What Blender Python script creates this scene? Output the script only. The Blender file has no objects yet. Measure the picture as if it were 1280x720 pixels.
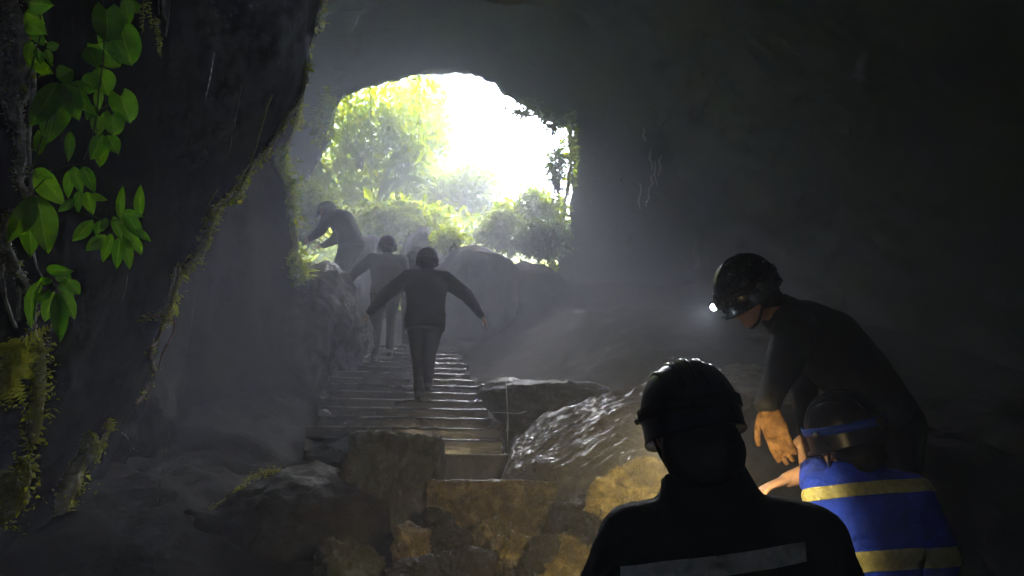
import bpy, bmesh, math, random
import numpy as np
from mathutils import Vector, Matrix

R = math.radians
rng = np.random.default_rng(7)
random.seed(7)
SC = bpy.context.scene
COL = SC.collection

# ------------------------------------------------------------------ camera, sky, sun, exposure
F = 914.0                      # focal length in pixels of a 1280 wide picture
PITCH = R(16.0)
EYE = np.array([0.0, 0.0, 1.6])
cam_d = bpy.data.cameras.new('camera')
cam_d.sensor_width = 36.0
cam_d.lens = 36.0 * F / 1280.0
cam_d.clip_start = 0.05
cam_d.clip_end = 2000
cam = bpy.data.objects.new('camera', cam_d)
COL.objects.link(cam)
cam.location = EYE
cam.rotation_euler = (R(90) + PITCH, 0, 0)
SC.camera = cam

SUN_EL, SUN_AZ = R(60), R(6)   # azimuth measured from +Y towards +X
world = bpy.data.worlds.new('World')
SC.world = world
world.use_nodes = True
nt = world.node_tree
nt.nodes.clear()
sky = nt.nodes.new('ShaderNodeTexSky')
sky.sky_type = 'NISHITA'
sky.sun_disc = False
sky.sun_elevation = SUN_EL
sky.sun_rotation = SUN_AZ
sky.dust_density = 2.0
sky.air_density = 1.0
bg = nt.nodes.new('ShaderNodeBackground')
bg.inputs['Strength'].default_value = 0.15
wo = nt.nodes.new('ShaderNodeOutputWorld')
nt.links.new(sky.outputs[0], bg.inputs[0])
nt.links.new(bg.outputs[0], wo.inputs[0])
sun_d = bpy.data.lights.new('sun', 'SUN')
sun_d.energy = 4.5
sun_d.angle = R(66)
sun_d.color = (1.0, 0.97, 0.93)
sun = bpy.data.objects.new('sun', sun_d)
COL.objects.link(sun)
sdir = Vector((math.sin(SUN_AZ) * math.cos(SUN_EL), math.cos(SUN_AZ) * math.cos(SUN_EL), math.sin(SUN_EL)))
sun.rotation_euler = sdir.to_track_quat('Z', 'Y').to_euler()
sun.location = sdir * 60

vs = SC.view_settings
vs.view_transform = 'Standard'
vs.look = 'None'
vs.exposure = 5.05
vs.gamma = 1.0
vs.use_curve_mapping = False
cy = SC.cycles
cy.use_denoising = True
cy.max_bounces = 6
cy.diffuse_bounces = 3
cy.glossy_bounces = 2
cy.transmission_bounces = 3
cy.volume_bounces = 3
cy.transparent_max_bounces = 6
cy.sample_clamp_indirect = 6.0

# ------------------------------------------------------------------ helpers
def P(px, py, d):
    """point seen at pixel (px,py) of the 1280x720 picture at depth d metres along the optical axis"""
    r, u = (px - 640.0) / F * d, (360.0 - py) / F * d
    c, s = math.cos(PITCH), math.sin(PITCH)
    return np.array([r, d * c - u * s, EYE[2] + d * s + u * c])

def hash3(i, j, k, seed):
    h = (i * 374761393 + j * 668265263 + k * 2147483647 + seed * 1274126177) & 0xFFFFFFFF
    h = ((h ^ (h >> 13)) * 1274126177) & 0xFFFFFFFF
    h = ((h ^ (h >> 16)) * 2246822519) & 0xFFFFFFFF
    return ((h ^ (h >> 15)) & 0xFFFFFF) / float(0xFFFFFF)

def vnoise(p, seed=0):
    p = np.asarray(p, float)
    i = np.floor(p).astype(np.int64)
    f = p - i
    w = f * f * f * (f * (f * 6 - 15) + 10)
    out = 0
    for a in (0, 1):
        for b in (0, 1):
            for c in (0, 1):
                wt = (w[:, 0] if a else 1 - w[:, 0]) * (w[:, 1] if b else 1 - w[:, 1]) * (w[:, 2] if c else 1 - w[:, 2])
                out = out + wt * hash3(i[:, 0] + a, i[:, 1] + b, i[:, 2] + c, seed)
    return out * 2 - 1

def fbm(p, octs=5, seed=0, gain=0.5, ridged=False):
    p = np.asarray(p, float)
    a, s, t = 1.0, 0.0, 0.0
    rot = np.array([[0.8, 0.6, 0], [-0.6, 0.8, 0], [0, 0, 1.0]]) @ np.array([[1, 0, 0], [0, 0.8, 0.6], [0, -0.6, 0.8]])
    q = p
    for o in range(octs):
        n = vnoise(q, seed + o * 17)
        if ridged:
            n = 1 - 2 * np.abs(n)
        s = s + a * n
        t += a
        a *= gain
        q = q @ rot * 2.03 + 11.3
    return s / t

def mesh_obj(name, verts, faces, mat=None, parent=None, smooth=True, loc=None):
    me = bpy.data.meshes.new(name)
    v = np.asarray(verts, float)
    if loc is not None:
        v = v - np.asarray(loc)
    me.from_pydata(v.tolist(), [], faces if isinstance(faces, list) else np.asarray(faces).tolist())
    if smooth:
        me.polygons.foreach_set('use_smooth', [True] * len(me.polygons))
    me.update()
    return link(name, me, mat, parent, loc if parent is None else None)

def link(name, me, mat=None, parent=None, loc=None):
    o = bpy.data.objects.new(name, me)
    COL.objects.link(o)
    if mat is not None and not me.materials:
        me.materials.append(mat)
    if parent is not None:
        o.parent = parent
    if loc is not None:
        o.location = loc
    return o

def tag(o, label, cat, group=None):
    o['label'] = label
    o['category'] = cat
    if group:
        o['group'] = group
    return o

def thing(name, label, cat, loc, group=None, rz=0.0):
    o = bpy.data.objects.new(name, None)
    o.empty_display_size = 0.1
    COL.objects.link(o)
    o.location = loc
    o.rotation_euler = (0, 0, rz)
    return tag(o, label, cat, group)

def struct(o):
    o['kind'] = 'structure'
    return o

def grid_faces(n, m, wrap=False):
    f = []
    for i in range(n - 1):
        for j in range(m - (0 if wrap else 1)):
            a, b = i * m + j, i * m + (j + 1) % m
            f.append((a, b, b + m, a + m))
    return f

def tube(pts, radii, seg=8, rough=0.0, seed=0, cap=True):
    pts = np.asarray(pts, float)
    n = len(pts)
    radii = np.broadcast_to(np.asarray(radii, float), (n,))
    tan = np.gradient(pts, axis=0)
    tan /= np.linalg.norm(tan, axis=1)[:, None] + 1e-9
    up = np.array([0.31, 0.87, 0.38])
    V = []
    for k in range(n):
        a = np.cross(tan[k], up)
        a /= np.linalg.norm(a) + 1e-9
        b = np.cross(tan[k], a)
        th = np.arange(seg) * 2 * math.pi / seg
        rr = radii[k] * np.ones(seg)
        V.append(pts[k] + (a[None] * np.cos(th)[:, None] + b[None] * np.sin(th)[:, None]) * rr[:, None])
    V = np.concatenate(V)
    if rough:
        c = np.repeat(pts, seg, axis=0)
        V = V + (V - c) * (rough * fbm(V * (0.6 / max(radii.mean(), 1e-3)), 3, seed))[:, None]
    Fc = grid_faces(n, seg, True)
    if cap:
        Fc.append(tuple(range(seg))[::-1])
        Fc.append(tuple((n - 1) * seg + q for q in range(seg)))
    return V, Fc

def spline(ctrl, n):
    """Catmull-Rom through control points"""
    c = np.asarray(ctrl, float)
    c = np.vstack([2 * c[0] - c[1], c, 2 * c[-1] - c[-2]])
    out = []
    m = len(c) - 3
    for t in np.linspace(0, m - 1e-6, n):
        i = int(t)
        u = t - i
        p0, p1, p2, p3 = c[i:i + 4]
        out.append(0.5 * (2 * p1 + (p2 - p0) * u + (2 * p0 - 5 * p1 + 4 * p2 - p3) * u * u + (3 * p1 - p0 - 3 * p2 + p3) * u ** 3))
    return np.array(out)

def merge(parts):
    V, Fc, o = [], [], 0
    for v, f in parts:
        V.append(np.asarray(v))
        Fc += [tuple(q + o for q in t) for t in f]
        o += len(v)
    return np.concatenate(V), Fc

# ------------------------------------------------------------------ materials
def new_mat(name):
    m = bpy.data.materials.new(name)
    m.use_nodes = True
    n = m.node_tree
    b = n.nodes['Principled BSDF']
    return m, n, b

def ramp(n, fac, stops):
    r = n.nodes.new('ShaderNodeValToRGB')
    el = r.color_ramp.elements
    while len(el) < len(stops):
        el.new(0.5)
    for e, (p, c) in zip(el, stops):
        e.position = p
        e.color = (*c, 1) if len(c) == 3 else c
    n.links.new(fac, r.inputs[0])
    return r

def noise_node(n, scale, detail=6, rough=0.6, vec=None, dist=0.0):
    t = n.nodes.new('ShaderNodeTexNoise')
    t.inputs['Scale'].default_value = scale
    t.inputs['Detail'].default_value = detail
    t.inputs['Roughness'].default_value = rough
    t.inputs['Distortion'].default_value = dist
    if vec is not None:
        n.links.new(vec, t.inputs['Vector'])
    return t

def rock_mat(name, dark, mid, light, bump=0.5, scale=3.0, rlo=0.3, rhi=0.75, moss=None, moss_amt=0.0, stretch=(1, 1, 1), spec=0.5, bdist=0.03):
    m, n, b = new_mat(name)
    tc = n.nodes.new('ShaderNodeTexCoord')
    mp = n.nodes.new('ShaderNodeMapping')
    mp.inputs['Scale'].default_value = stretch
    n.links.new(tc.outputs['Object'], mp.inputs[0])
    v = mp.outputs[0]
    n1 = noise_node(n, scale, 8, 0.62, v, 0.4)
    c1 = ramp(n, n1.outputs[0], [(0.3, dark), (0.52, mid), (0.72, light)])
    col = c1.outputs[0]
    if moss:
        n3 = noise_node(n, scale * 0.55, 6, 0.65, tc.outputs['Object'])
        geo = n.nodes.new('ShaderNodeNewGeometry')
        sx = n.nodes.new('ShaderNodeSeparateXYZ')
        n.links.new(geo.outputs['Normal'], sx.inputs[0])
        ma = n.nodes.new('ShaderNodeMath'); ma.operation = 'MULTIPLY_ADD'
        n.links.new(sx.outputs[2], ma.inputs[0]); ma.inputs[1].default_value = 0.18
        n.links.new(n3.outputs[0], ma.inputs[2])
        r3 = ramp(n, ma.outputs[0], [(0.66 - moss_amt * 0.35, (0, 0, 0)), (0.76 - moss_amt * 0.35, (1, 1, 1))])
        mx = n.nodes.new('ShaderNodeMixRGB')
        n.links.new(r3.outputs[0], mx.inputs[0]); n.links.new(col, mx.inputs[1]); mx.inputs[2].default_value = (*moss, 1)
        col = mx.outputs[0]
    n.links.new(col, b.inputs['Base Color'])
    n2 = noise_node(n, scale * 7, 8, 0.68, v)
    n4 = noise_node(n, scale * 1.7, 5, 0.6, v)
    rr = n.nodes.new('ShaderNodeMapRange')
    n.links.new(n4.outputs[0], rr.inputs[0])
    rr.inputs[1].default_value = 0.35; rr.inputs[2].default_value = 0.65
    rr.inputs[3].default_value = rlo; rr.inputs[4].default_value = rhi
    n.links.new(rr.outputs[0], b.inputs['Roughness'])
    b.inputs['Specular IOR Level'].default_value = spec
    bp = n.nodes.new('ShaderNodeBump')
    bp.inputs['Strength'].default_value = bump
    bp.inputs['Distance'].default_value = bdist
    ad = n.nodes.new('ShaderNodeMath'); ad.operation = 'ADD'
    n.links.new(n2.outputs[0], ad.inputs[0]); n.links.new(n1.outputs[0], ad.inputs[1])
    n.links.new(ad.outputs[0], bp.inputs['Height'])
    n.links.new(bp.outputs[0], b.inputs['Normal'])
    return m

def leaf_mat(name, c_dark, c_light, trans=0.45, rough=0.45, attr='tone', vein=False):
    m, n, b = new_mat(name)
    out = n.nodes['Material Output']
    at = n.nodes.new('ShaderNodeAttribute'); at.attribute_name = attr
    cr = ramp(n, at.outputs['Fac'], [(0.0, c_dark), (1.0, c_light)])
    col = cr.outputs[0]
    if vein:
        uv = n.nodes.new('ShaderNodeUVMap')
        sx = n.nodes.new('ShaderNodeSeparateXYZ')
        n.links.new(uv.outputs[0], sx.inputs[0])
        ab = n.nodes.new('ShaderNodeMath'); ab.operation = 'ABSOLUTE'
        s5 = n.nodes.new('ShaderNodeMath'); s5.operation = 'SUBTRACT'; s5.inputs[1].default_value = 0.5
        n.links.new(sx.outputs[0], s5.inputs[0]); n.links.new(s5.outputs[0], ab.inputs[0])
        mid = ramp(n, ab.outputs[0], [(0.0, (1, 1, 1)), (0.035, (0, 0, 0))])
        # side veins leave the midrib obliquely
        cb = n.nodes.new('ShaderNodeMath'); cb.operation = 'MULTIPLY_ADD'
        n.links.new(ab.outputs[0], cb.inputs[0]); cb.inputs[1].default_value = -0.7
        n.links.new(sx.outputs[1], cb.inputs[2])
        ml = n.nodes.new('ShaderNodeMath'); ml.operation = 'MULTIPLY'; ml.inputs[1].default_value = 9.0
        n.links.new(cb.outputs[0], ml.inputs[0])
        fr = n.nodes.new('ShaderNodeMath'); fr.operation = 'FRACT'
        n.links.new(ml.outputs[0], fr.inputs[0])
        sv = ramp(n, fr.outputs[0], [(0.0, (0.45, 0.45, 0.45)), (0.12, (0, 0, 0))])
        mxv = n.nodes.new('ShaderNodeMixRGB'); mxv.blend_type = 'LIGHTEN'; mxv.inputs[0].default_value = 1
        n.links.new(mid.outputs[0], mxv.inputs[1]); n.links.new(sv.outputs[0], mxv.inputs[2])
        tc = n.nodes.new('ShaderNodeTexCoord')
        nz = noise_node(n, 30, 4, 0.6, tc.outputs['Object'])
        mo = n.nodes.new('ShaderNodeMixRGB'); mo.blend_type = 'OVERLAY'; mo.inputs[0].default_value = 0.5
        n.links.new(col, mo.inputs[1]); n.links.new(nz.outputs[0], mo.inputs[2])
        mv = n.nodes.new('ShaderNodeMixRGB')
        n.links.new(mxv.outputs[0], mv.inputs[0]); n.links.new(mo.outputs[0], mv.inputs[1])
        mv.inputs[2].default_value = (0.3, 0.42, 0.1, 1)
        col = mv.outputs[0]
    n.links.new(col, b.inputs['Base Color'])
    b.inputs['Roughness'].default_value = rough
    tr = n.nodes.new('ShaderNodeBsdfTranslucent')
    hs = n.nodes.new('ShaderNodeHueSaturation')
    hs.inputs['Hue'].default_value = 0.5 if vein else 0.485
    hs.inputs['Saturation'].default_value = 1.1
    hs.inputs['Value'].default_value = 1.7
    n.links.new(col, hs.inputs['Color'])
    n.links.new(hs.outputs[0], tr.inputs[0])
    mx = n.nodes.new('ShaderNodeMixShader')
    mx.inputs[0].default_value = trans
    n.links.new(b.outputs[0], mx.inputs[1]); n.links.new(tr.outputs[0], mx.inputs[2])
    n.links.new(mx.outputs[0], out.inputs['Surface'])
    return m

def cloth_mat(name, col, rough=0.75, weave=900, var=0.35, bump=0.15):
    m, n, b = new_mat(name)
    tc = n.nodes.new('ShaderNodeTexCoord')
    nz = noise_node(n, 9, 5, 0.6, tc.outputs['Object'])
    c = np.array(col)
    cr = ramp(n, nz.outputs[0], [(0.3, tuple(c * (1 - var))), (0.7, tuple(np.minimum(c * (1 + var), 1)))])
    n.links.new(cr.outputs[0], b.inputs['Base Color'])
    b.inputs['Roughness'].default_value = rough
    n2 = noise_node(n, weave * 0.3, 2, 0.5, tc.outputs['Object'])
    n3 = noise_node(n, 22, 4, 0.55, tc.outputs['Object'], 1.0)
    ad = n.nodes.new('ShaderNodeMath'); ad.operation = 'MULTIPLY_ADD'
    n.links.new(n3.outputs[0], ad.inputs[0]); ad.inputs[1].default_value = 3.0
    n.links.new(n2.outputs[0], ad.inputs[2])
    bp = n.nodes.new('ShaderNodeBump')
    bp.inputs['Strength'].default_value = bump * 2
    bp.inputs['Distance'].default_value = 0.006
    n.links.new(ad.outputs[0], bp.inputs['Height'])
    n.links.new(bp.outputs[0], b.inputs['Normal'])
    return m

def plain_mat(name, col, rough=0.4, metal=0.0, scale=25, var=0.3):
    m, n, b = new_mat(name)
    tc = n.nodes.new('ShaderNodeTexCoord')
    nz = noise_node(n, scale, 5, 0.6, tc.outputs['Object'])
    c = np.array(col)
    cr = ramp(n, nz.outputs[0], [(0.3, tuple(c * (1 - var))), (0.7, tuple(np.minimum(c * (1 + var), 1)))])
    n.links.new(cr.outputs[0], b.inputs['Base Color'])
    rm = n.nodes.new('ShaderNodeMapRange')
    n.links.new(nz.outputs[0], rm.inputs[0])
    rm.inputs[3].default_value = rough * 0.8; rm.inputs[4].default_value = min(1, rough * 1.3)
    n.links.new(rm.outputs[0], b.inputs['Roughness'])
    b.inputs['Metallic'].default_value = metal
    return m

def emit_mat(name, col, s):
    m, n, b = new_mat(name)
    b.inputs['Base Color'].default_value = (*col, 1)
    b.inputs['Emission Color'].default_value = (*col, 1)
    b.inputs['Emission Strength'].default_value = s
    return m

M = dict(
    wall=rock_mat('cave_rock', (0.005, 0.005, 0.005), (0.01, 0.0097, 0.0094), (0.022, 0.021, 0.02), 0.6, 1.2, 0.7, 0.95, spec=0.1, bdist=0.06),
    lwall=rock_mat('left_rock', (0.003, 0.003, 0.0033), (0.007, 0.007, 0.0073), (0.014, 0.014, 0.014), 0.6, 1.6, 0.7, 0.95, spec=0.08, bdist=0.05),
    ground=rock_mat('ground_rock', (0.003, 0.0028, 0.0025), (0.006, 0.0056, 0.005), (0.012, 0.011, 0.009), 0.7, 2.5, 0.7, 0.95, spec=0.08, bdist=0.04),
    stone=rock_mat('boulder_rock', (0.008, 0.0076, 0.0066), (0.02, 0.0184, 0.015), (0.04, 0.036, 0.03), 0.9, 4.0, 0.3, 0.8, spec=0.3, bdist=0.03),
    wet=rock_mat('wet_glint_rock', (0.03, 0.029, 0.025), (0.11, 0.105, 0.092), (0.34, 0.325, 0.3), 0.8, 9.0, 0.25, 0.6, stretch=(0.6, 1.4, 1.4), spec=0.9, bdist=0.05),  # pale stops paint glints of light into the wet rock's colour
    mossy=rock_mat('mossy_stone', (0.021, 0.0197, 0.016), (0.0504, 0.0462, 0.0357), (0.1092, 0.1008, 0.0798), 0.9, 6.0, 0.4, 0.8, moss=(0.05, 0.06, 0.02), moss_amt=0.4, bdist=0.03),
    lamplit_rock=rock_mat('lamplit_yellow_rock', (0.03, 0.022, 0.008), (0.16, 0.12, 0.035), (0.42, 0.33, 0.12), 1.0, 11.0, 0.15, 0.5, spec=0.6, bdist=0.03),  # yellow of the lamplight is put into the rock colour
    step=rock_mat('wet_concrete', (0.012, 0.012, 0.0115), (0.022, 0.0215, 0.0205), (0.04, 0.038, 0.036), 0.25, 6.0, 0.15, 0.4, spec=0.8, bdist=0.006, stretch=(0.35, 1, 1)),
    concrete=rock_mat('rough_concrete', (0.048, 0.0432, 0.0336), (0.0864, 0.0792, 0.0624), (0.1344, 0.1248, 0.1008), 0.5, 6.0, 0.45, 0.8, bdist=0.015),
    soil=rock_mat('hill_soil', (0.03, 0.035, 0.015), (0.06, 0.07, 0.025), (0.1, 0.11, 0.045), 0.5, 1.5, 0.7, 0.9),
    root=rock_mat('root_bark', (0.12, 0.11, 0.1), (0.5, 0.48, 0.44), (0.85, 0.82, 0.78), 1.0, 26.0, 0.4, 0.8, bdist=0.01),
    mossroot=rock_mat('mossy_root', (0.22, 0.23, 0.06), (0.45, 0.45, 0.18), (0.75, 0.73, 0.5), 1.0, 16.0, 0.5, 0.85, bdist=0.01),
    redroot=rock_mat('reddish_root', (0.12, 0.05, 0.03), (0.25, 0.12, 0.07), (0.4, 0.25, 0.16), 1.0, 20.0, 0.5, 0.8, bdist=0.01),
    stem=plain_mat('plant_stem', (0.1, 0.07, 0.045), 0.6),
    gstem=plain_mat('green_stem', (0.07, 0.1, 0.03), 0.5),
    bark=rock_mat('tree_bark', (0.03, 0.025, 0.02), (0.07, 0.06, 0.045), (0.14, 0.12, 0.09), 0.8, 8.0, 0.7, 0.9),
    bigleaf=leaf_mat('broad_leaf', (0.07, 0.22, 0.012), (0.17, 0.36, 0.02), 0.65, 0.48, vein=True),
    foliage=leaf_mat('hill_foliage', (0.085, 0.15, 0.003), (0.2, 0.24, 0.004), 0.78, 0.6),
    foliage2=leaf_mat('shrub_foliage', (0.05, 0.1, 0.004), (0.13, 0.17, 0.006), 0.55, 0.6),
    foliage3=leaf_mat('tree_foliage', (0.049, 0.084, 0.021), (0.098, 0.14, 0.042), 0.4, 0.5),
    frond=leaf_mat('palm_leaf', (0.098, 0.154, 0.028), (0.182, 0.238, 0.042), 0.5, 0.35),
    moss=leaf_mat('moss_leaflets', (0.2, 0.26, 0.02), (0.46, 0.5, 0.08), 0.45, 0.6),
    lichen=leaf_mat('lichen_flakes', (0.2, 0.19, 0.17), (0.8, 0.79, 0.75), 0.2, 0.8),
    skin=plain_mat('skin', (0.42, 0.24, 0.15), 0.5, var=0.12),
    hair=plain_mat('dark_hair', (0.012, 0.01, 0.009), 0.5),
    navy=cloth_mat('navy_jacket', (0.012, 0.015, 0.026), 0.7),
    black=cloth_mat('black_cloth', (0.012, 0.012, 0.014), 0.75),
    grey=cloth_mat('dark_grey_cloth', (0.014, 0.014, 0.016), 1.0),
    blue=cloth_mat('blue_jacket', (0.015, 0.06, 0.7), 0.7, var=0.4, bump=0.4),
    helmet=plain_mat('dark_helmet', (0.014, 0.016, 0.035), 0.28, var=0.15),
    helmet_b=plain_mat('black_helmet', (0.012, 0.013, 0.016), 0.25, var=0.15),
    strap=plain_mat('black_strap', (0.012, 0.012, 0.012), 0.6),
    bluestrap=plain_mat('blue_strap', (0.02, 0.08, 0.55), 0.5),
    silver=plain_mat('silver_tape', (0.85, 0.86, 0.88), 0.35, 0.0, 60, 0.25),
    yellow=plain_mat('yellow_tape', (0.72, 0.68, 0.32), 0.45, 0.0, 60, 0.25),
    glove=rock_mat('tan_glove', (0.05, 0.022, 0.008), (0.15, 0.075, 0.028), (0.26, 0.14, 0.06), 0.6, 26.0, 0.7, 0.95, spec=0.2, bdist=0.004),
    metal=plain_mat('dull_steel', (0.35, 0.35, 0.36), 0.35, 0.8),
    boot=plain_mat('rubber_boot', (0.012, 0.012, 0.012), 0.4),
    lens=emit_mat('lamp_lens', (0.75, 0.88, 1.0), 1.6),
    lens_w=emit_mat('warm_lamp_lens', (1.0, 0.75, 0.32), 6.0),
)
mw, nn, bb = new_mat('water')
bb.inputs['Base Color'].default_value = (0.75, 0.8, 0.85, 1)
bb.inputs['Roughness'].default_value = 0.08
bb.inputs['Transmission Weight'].default_value = 0.6
bb.inputs['IOR'].default_value = 1.33
M['water'] = mw

# ------------------------------------------------------------------ cave shell: loft of rings from behind the camera to the mouth
def resample(poly, n):
    poly = np.asarray(poly, float)
    d = np.r_[0, np.cumsum(np.linalg.norm(np.diff(poly, axis=0), axis=1))]
    t = np.linspace(0, d[-1], n)
    return np.stack([np.interp(t, d, poly[:, k]) for k in range(poly.shape[1])], 1)

rim_px = [(690, 470), (690, 400), (690, 350), (694, 320), (702, 285), (708, 240), (714, 190), (713, 166), (692, 154), (662, 137),
          (632, 116), (602, 98), (575, 87), (540, 88), (500, 100), (470, 108), (432, 118), (412, 160), (396, 210), (380, 255), (366, 300), (345, 470)]
RIM_D = 15.6
rim = np.array([P(x, y, RIM_D) for x, y in rim_px])
NP_ = 260
rim_r = resample(rim, NP_)
def arch(y, xr, xl, zb, zt, n=NP_, k=0.62):
    t = np.linspace(0, math.pi, n)
    c, s = np.cos(t), np.sin(t)
    x = (xr + xl) / 2 + (xr - xl) / 2 * np.sign(c) * np.abs(c) ** k
    z = zb + (zt - zb) * np.abs(s) ** k
    return np.stack([x, np.full(n, y), z], 1)
keys = [(-7.0, arch(-7.0, 0.6, -0.6, -0.5, 1.6)),
        (-5.0, arch(-5.0, 2.6, -2.8, -1.0, 4.0)),
        (0.0, arch(0.0, 4.2, -3.6, -1.0, 5.2)),
        (4.0, arch(4.0, 4.6, -4.6, -0.5, 6.4)),
        (8.0, arch(8.0, 4.6, -6.4, 0.5, 8.6)),
        (12.0, arch(12.0, 4.4, -6.8, 2.0, 11.4)),
        (14.4, arch(14.4, 3.7, -6.6, 2.6, 12.6))]
rings, ys = [], []
for (ya, ra), (yb, rb) in zip(keys[:-1], keys[1:]):
    for t in np.linspace(0, 1, 18, endpoint=False):
        s = t * t * (3 - 2 * t) if False else t
        rings.append(ra * (1 - s) + rb * s)
ra = keys[-1][1]
for t in np.linspace(0, 1, 46):
    rings.append(ra * (1 - t) + rim_r * t)
nin = len(rings)
cen = rim_r.mean(0)
for k, (e, dy) in enumerate([(1.02, 0.2), (1.08, 0.4), (1.2, 0.55), (1.45, 0.65), (1.8, 0.7), (2.3, 0.75)]):
    r = cen + (rim_r - cen) * np.array([e, 1, e]) + np.array([0, dy, 0])
    rings.append(r)
V = np.concatenate(rings)
n_r = len(rings)
# displacement away from the axis
idx = np.repeat(np.arange(n_r), NP_)
ctr = np.repeat(np.array([r.mean(0) for r in rings]), NP_, axis=0)
dirv = V - ctr
dirv[:, 1] *= 0.2
dirv /= np.linalg.norm(dirv, axis=1)[:, None]
edge = np.clip(np.abs(idx - nin + 1) / 26.0, 0.0, 1.0)
amp = 0.10 + 0.55 * edge
disp = fbm(V * 0.45, 4, 3) * 1.0 * amp + fbm(V * 1.7, 5, 31, ridged=True) * 0.22 * (0.7 + 0.3 * edge) + fbm(V * 5, 3, 77) * 0.05
V = V + dirv * disp[:, None]
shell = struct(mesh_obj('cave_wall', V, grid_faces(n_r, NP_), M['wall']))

# ------------------------------------------------------------------ left wall: two buttresses with their lips
def lip(px, d0, d1):
    a = np.array([P(x, y, d0 + (d1 - d0) * k / (len(px) - 1)) for k, (x, y) in enumerate(px)])
    return a[np.argsort(a[:, 2])]
near_lip = lip([(400, -120), (396, 0), (384, 62), (374, 120), (346, 172), (306, 215), (272, 262), (240, 330), (207, 400), (190, 452), (165, 512), (132, 560), (100, 622), (60, 720), (40, 800)], 5.2, 4.6)
far_lip = lip([(425, -160), (405, 0), (400, 40), (382, 58), (384, 100), (371, 130), (373, 152), (357, 188), (351, 214), (362, 240), (366, 300), (369, 345), (380, 420), (392, 520)], 9.6, 9.2)
zs = np.linspace(-0.4, 9.5, 210)
def at_z(a, z):
    return np.interp(z, a[:, 2], a[:, 0]), np.interp(z, a[:, 2], a[:, 1])
cols = []
seg_n = [40, 46, 26, 46, 30]
for z in zs:
    nx, ny = at_z(near_lip, z)
    fx, fy = at_z(far_lip, z)
    nodes = [(-1.55 - 0.25 * max(0, 2 - z), -4.0), (-1.95 + 0.05 * z, 0.6), (nx, ny), (min(nx - 0.55, fx - 0.75), ny + 0.9), (fx, fy), (fx - 4.2, fy + 1.0)]
    row = []
    for (a, b, n) in zip(nodes[:-1], nodes[1:], seg_n):
        for t in np.linspace(0, 1, n, endpoint=False):
            row.append((a[0] + (b[0] - a[0]) * t, a[1] + (b[1] - a[1]) * t, z))
    row.append((*nodes[-1], z))
    cols.append(row)
nc = len(cols[0])
V = np.array(cols).reshape(-1, 3)
j = np.tile(np.arange(nc), len(zs))
l1, l2 = seg_n[0] + seg_n[1], sum(seg_n[:4])
near_edge = np.clip(np.minimum(np.abs(j - l1), np.abs(j - l2)) / 14.0, 0.12, 1)
dn = (fbm(V * np.array([0.7, 0.7, 0.35]), 4, 5) * 0.38 + fbm(V * np.array([2, 2, 1.1]), 5, 9, ridged=True) * 0.15) * near_edge + fbm(V * 6, 3, 14) * 0.03
V[:, 0] += dn
V[:, 1] -= 0.4 * dn
lw_faces = grid_faces(len(zs), nc)
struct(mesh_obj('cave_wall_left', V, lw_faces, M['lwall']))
from mathutils.bvhtree import BVHTree
LWB = BVHTree.FromPolygons([tuple(p) for p in V], lw_faces)
def wall_depth(px, py, lo, hi):
    """depth at which the sight line through a pixel meets the left wall"""
    d = P(px, py, 1.0) - EYE
    for dx in (0, -3, -6, -10):
        d = P(px + dx, py, 1.0) - EYE
        h = LWB.ray_cast(Vector(EYE), Vector(d))
        if h[0] is not None:
            dep = (np.array(h[0]) - EYE) @ np.array([0, math.cos(PITCH), math.sin(PITCH)])
            if lo <= dep <= hi:
                return dep - 0.035
    return None

# ------------------------------------------------------------------ ground inside the cave
ST_A = R(9.4)
UPX, UPY = -math.sin(ST_A), math.cos(ST_A)
S0 = np.array([-0.935, 6.6])
RUN, RISE, NST = 0.355, 0.132, 15
SZ0 = 1.6 + 0.506
def ground_z(x, y):
    base = np.interp(y, [-8, 0, 1.0, 1.7, 2.4, 3.0, 4.0, 4.8, 5.4, 6.2, 8.0, 11.6, 13.0, 16.5, 20], [-0.1, 0, 0.02, 0.12, 0.38, 0.72, 1.12, 1.28, 1.45, 1.62, 2.35, 3.72, 4.9, 5.7, 5.8])
    u = (x - S0[0]) * math.cos(ST_A) + (y - S0[1]) * math.sin(ST_A)     # across the stairs
    right = np.clip((u - 0.95) / 1.6, 0, 1)
    left = np.clip((-u - 0.95) / 1.2, 0, 1)
    hr = np.interp(y, [2.5, 4, 6, 8, 11, 13, 16], [0.35, 0.75, 0.75, 0.95, 0.9, 0.5, 0.3])
    hl = np.interp(y, [2.5, 4, 6, 8, 10, 13, 16], [0.0, 0.15, 0.3, 0.6, 0.9, 1.0, 0.9])
    return base + hr * right ** 1.3 * (y > 1) + hl * left
gx, gy = np.linspace(-7.5, 6.5, 230), np.linspace(-8, 17.5, 330)
GX, GY = np.meshgrid(gx, gy)
gv = np.stack([GX.ravel(), GY.ravel(), ground_z(GX.ravel(), GY.ravel())], 1)
stair_u = np.abs((gv[:, 0] - S0[0]) * math.cos(ST_A) + (gv[:, 1] - S0[1]) * math.sin(ST_A))
calm = np.clip((stair_u - 0.7) / 0.7, 0.0, 1.0) * np.clip((np.abs(gv[:, 1] - 1.6) - 0.0) / 1.5, 0.3, 1)
gv[:, 2] += (fbm(gv * 0.9, 4, 21) * 0.22 + fbm(gv * 2.6, 5, 22, ridged=True) * 0.12) * calm * np.where((gv[:, 0] > -0.3) & (gv[:, 1] > 6.2), 0.3, 1.0) + fbm(gv * 7, 3, 23) * 0.02
struct(mesh_obj('ground', gv, grid_faces(len(gy), len(gx)), M['ground']))

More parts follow.
